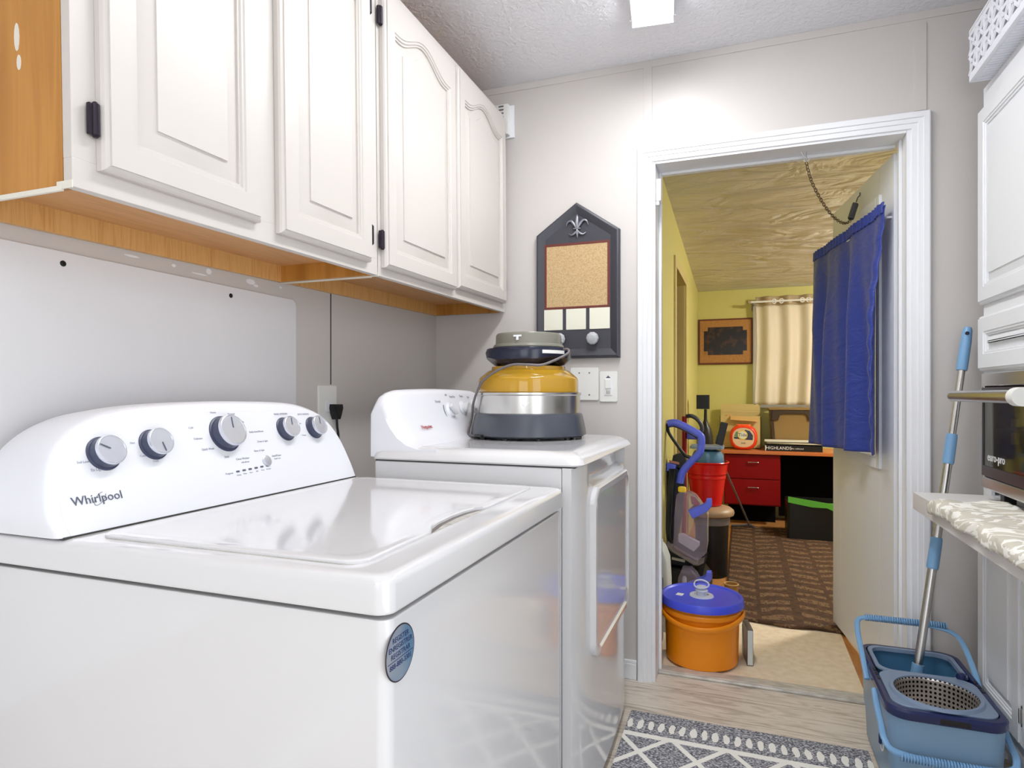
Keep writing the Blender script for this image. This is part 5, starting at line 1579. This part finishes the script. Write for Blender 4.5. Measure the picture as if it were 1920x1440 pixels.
# black bag with green edge under the desk
t = thing('storage_cube', 'black fabric cube with bright green edge under the desk', 'box', (0.5, 5.45, 0))
b = MB().loft([[(x, y_, z) for x, y_ in rrect(0.325 + i, 0.72 - i, 5.28 + i, 5.60 - i, 0.02, 4)] for z, i in ((0.013, 0), (0.29, 0.0), (0.29, 0.006), (0.02, 0.006))])
obj('cube_body', b, M['black'], t)
b = MB().loft([[(0.330, 5.278, 0.335), (0.330, 5.283, 0.335), (0.330, 5.283, 0.290), (0.330, 5.278, 0.290)],
               [(0.50, 5.274, 0.312), (0.50, 5.283, 0.312), (0.50, 5.283, 0.262), (0.50, 5.274, 0.262)],
               [(0.60, 5.270, 0.298), (0.60, 5.283, 0.298), (0.60, 5.283, 0.262), (0.60, 5.270, 0.262)],
               [(0.685, 5.270, 0.300), (0.685, 5.283, 0.300), (0.685, 5.283, 0.215), (0.685, 5.270, 0.225)]])
obj('green_edge', b, M['green'], t)

# ------------------------------------------------------------------ window curtain, rod, picture
t = thing('window_curtain', 'beige grommet curtain hanging at the far room window', 'curtain', (0.40, 6.10, 2.0))
def bc(u, v):
    x = 0.110 + (0.70 - 0.110) * u + 0.01 * math.sin(v * 4)
    z = 2.005 + (1.030 - 2.005) * v
    y_ = 6.095 + (0.022 + 0.012 * v) * math.sin(u * 2 * PI * 3.6 + 0.6) + 0.005 * math.sin(u * 31 + v * 3) * v
    return (x, y_, z)
def hdr(u, v):
    x, y_, z = bc(u, v * 0.085)
    return (x, y_ - 0.002, z + 0.001)
o = obj('drape', MB().grid(lambda u, v: bc(u, 0.08 + 0.92 * v), 90, 30), M['beigec'], t, wn=False, angle=180)
sd = o.modifiers.new('s', 'SOLIDIFY'); sd.thickness = 0.002
o = obj('header_band', MB().grid(hdr, 90, 6), M['beiget'], t, wn=False, angle=180)
sd = o.modifiers.new('s', 'SOLIDIFY'); sd.thickness = 0.003
for gx in (0.265, 0.325, 0.495, 0.545):
    b = MB().tube([Vector((gx + 0.017 * math.cos(a), 6.072, 1.957 + 0.019 * math.sin(a))) for a in [2 * PI * k / 20 for k in range(20)]], 0.005, 8, closed=True)
    obj('grommet', b, M['plate'], t)
t = thing('curtain_rod', 'pale curtain rod above the far room window', 'rod', (0.4, 6.075, 1.96))
obj('bar', MB().cyl((0.065, 6.072, 1.957), (0.90, 6.072, 1.957), 0.0095, 14), M['plate'], t)
obj('finial', MB().sphere((0.055, 6.072, 1.957), 0.016, (1.2, 1, 1), 16), M['beiget'], t)
obj('bracket', MB().box(0.085, 0.100, 6.07, 6.199, 1.935, 1.950, 0.002).box(0.078, 0.107, 6.188, 6.199, 1.89, 1.97, 0.002), M['grey2'], t)
t = thing('framed_picture', 'dark picture in carved brown frame on far wall', 'picture', (-0.155, 6.2, 1.6))
pm = fr((0, 6.199, 0), (1, 0, 0), (0, 0, 1))
b = MB()
px0, px1, pz0, pz1 = -0.392, 0.088, 1.405, 1.830
loops = [[(x, y_, z) for x, y_ in ((px0 + i, pz0 + i), (px1 - i, pz0 + i), (px1 - i, pz1 - i), (px0 + i, pz1 - i))] for i, z in ((0, 0), (0, 0.018), (0.006, 0.022), (0.012, 0.020))]
b.loft(loops, mtx=pm)
obj('outer_frame', b, M['boardr'], t)
obj('inner_frame', MB().box(px0 + 0.014, px1 - 0.014, pz0 + 0.014, pz1 - 0.014, 0.018, 0.0225, mtx=pm), M['frame'], t, smooth=False)
cxp, czp = (px0 + px1) / 2, (pz0 + pz1) / 2 + 0.005
wq, hq, nq = 0.190, 0.130, 0.035
b = MB().prism([(cxp - wq + nq, czp - hq), (cxp + wq - nq, czp - hq), (cxp + wq - nq, czp - hq + nq), (cxp + wq, czp - hq + nq), (cxp + wq, czp + hq - nq), (cxp + wq - nq, czp + hq - nq), (cxp + wq - nq, czp + hq), (cxp - wq + nq, czp + hq), (cxp - wq + nq, czp + hq - nq), (cxp - wq, czp + hq - nq), (cxp - wq, czp - hq + nq), (cxp - wq + nq, czp - hq + nq)], 0.0225, 0.0245, pm)
obj('print', b, M['pic'], t, smooth=False)
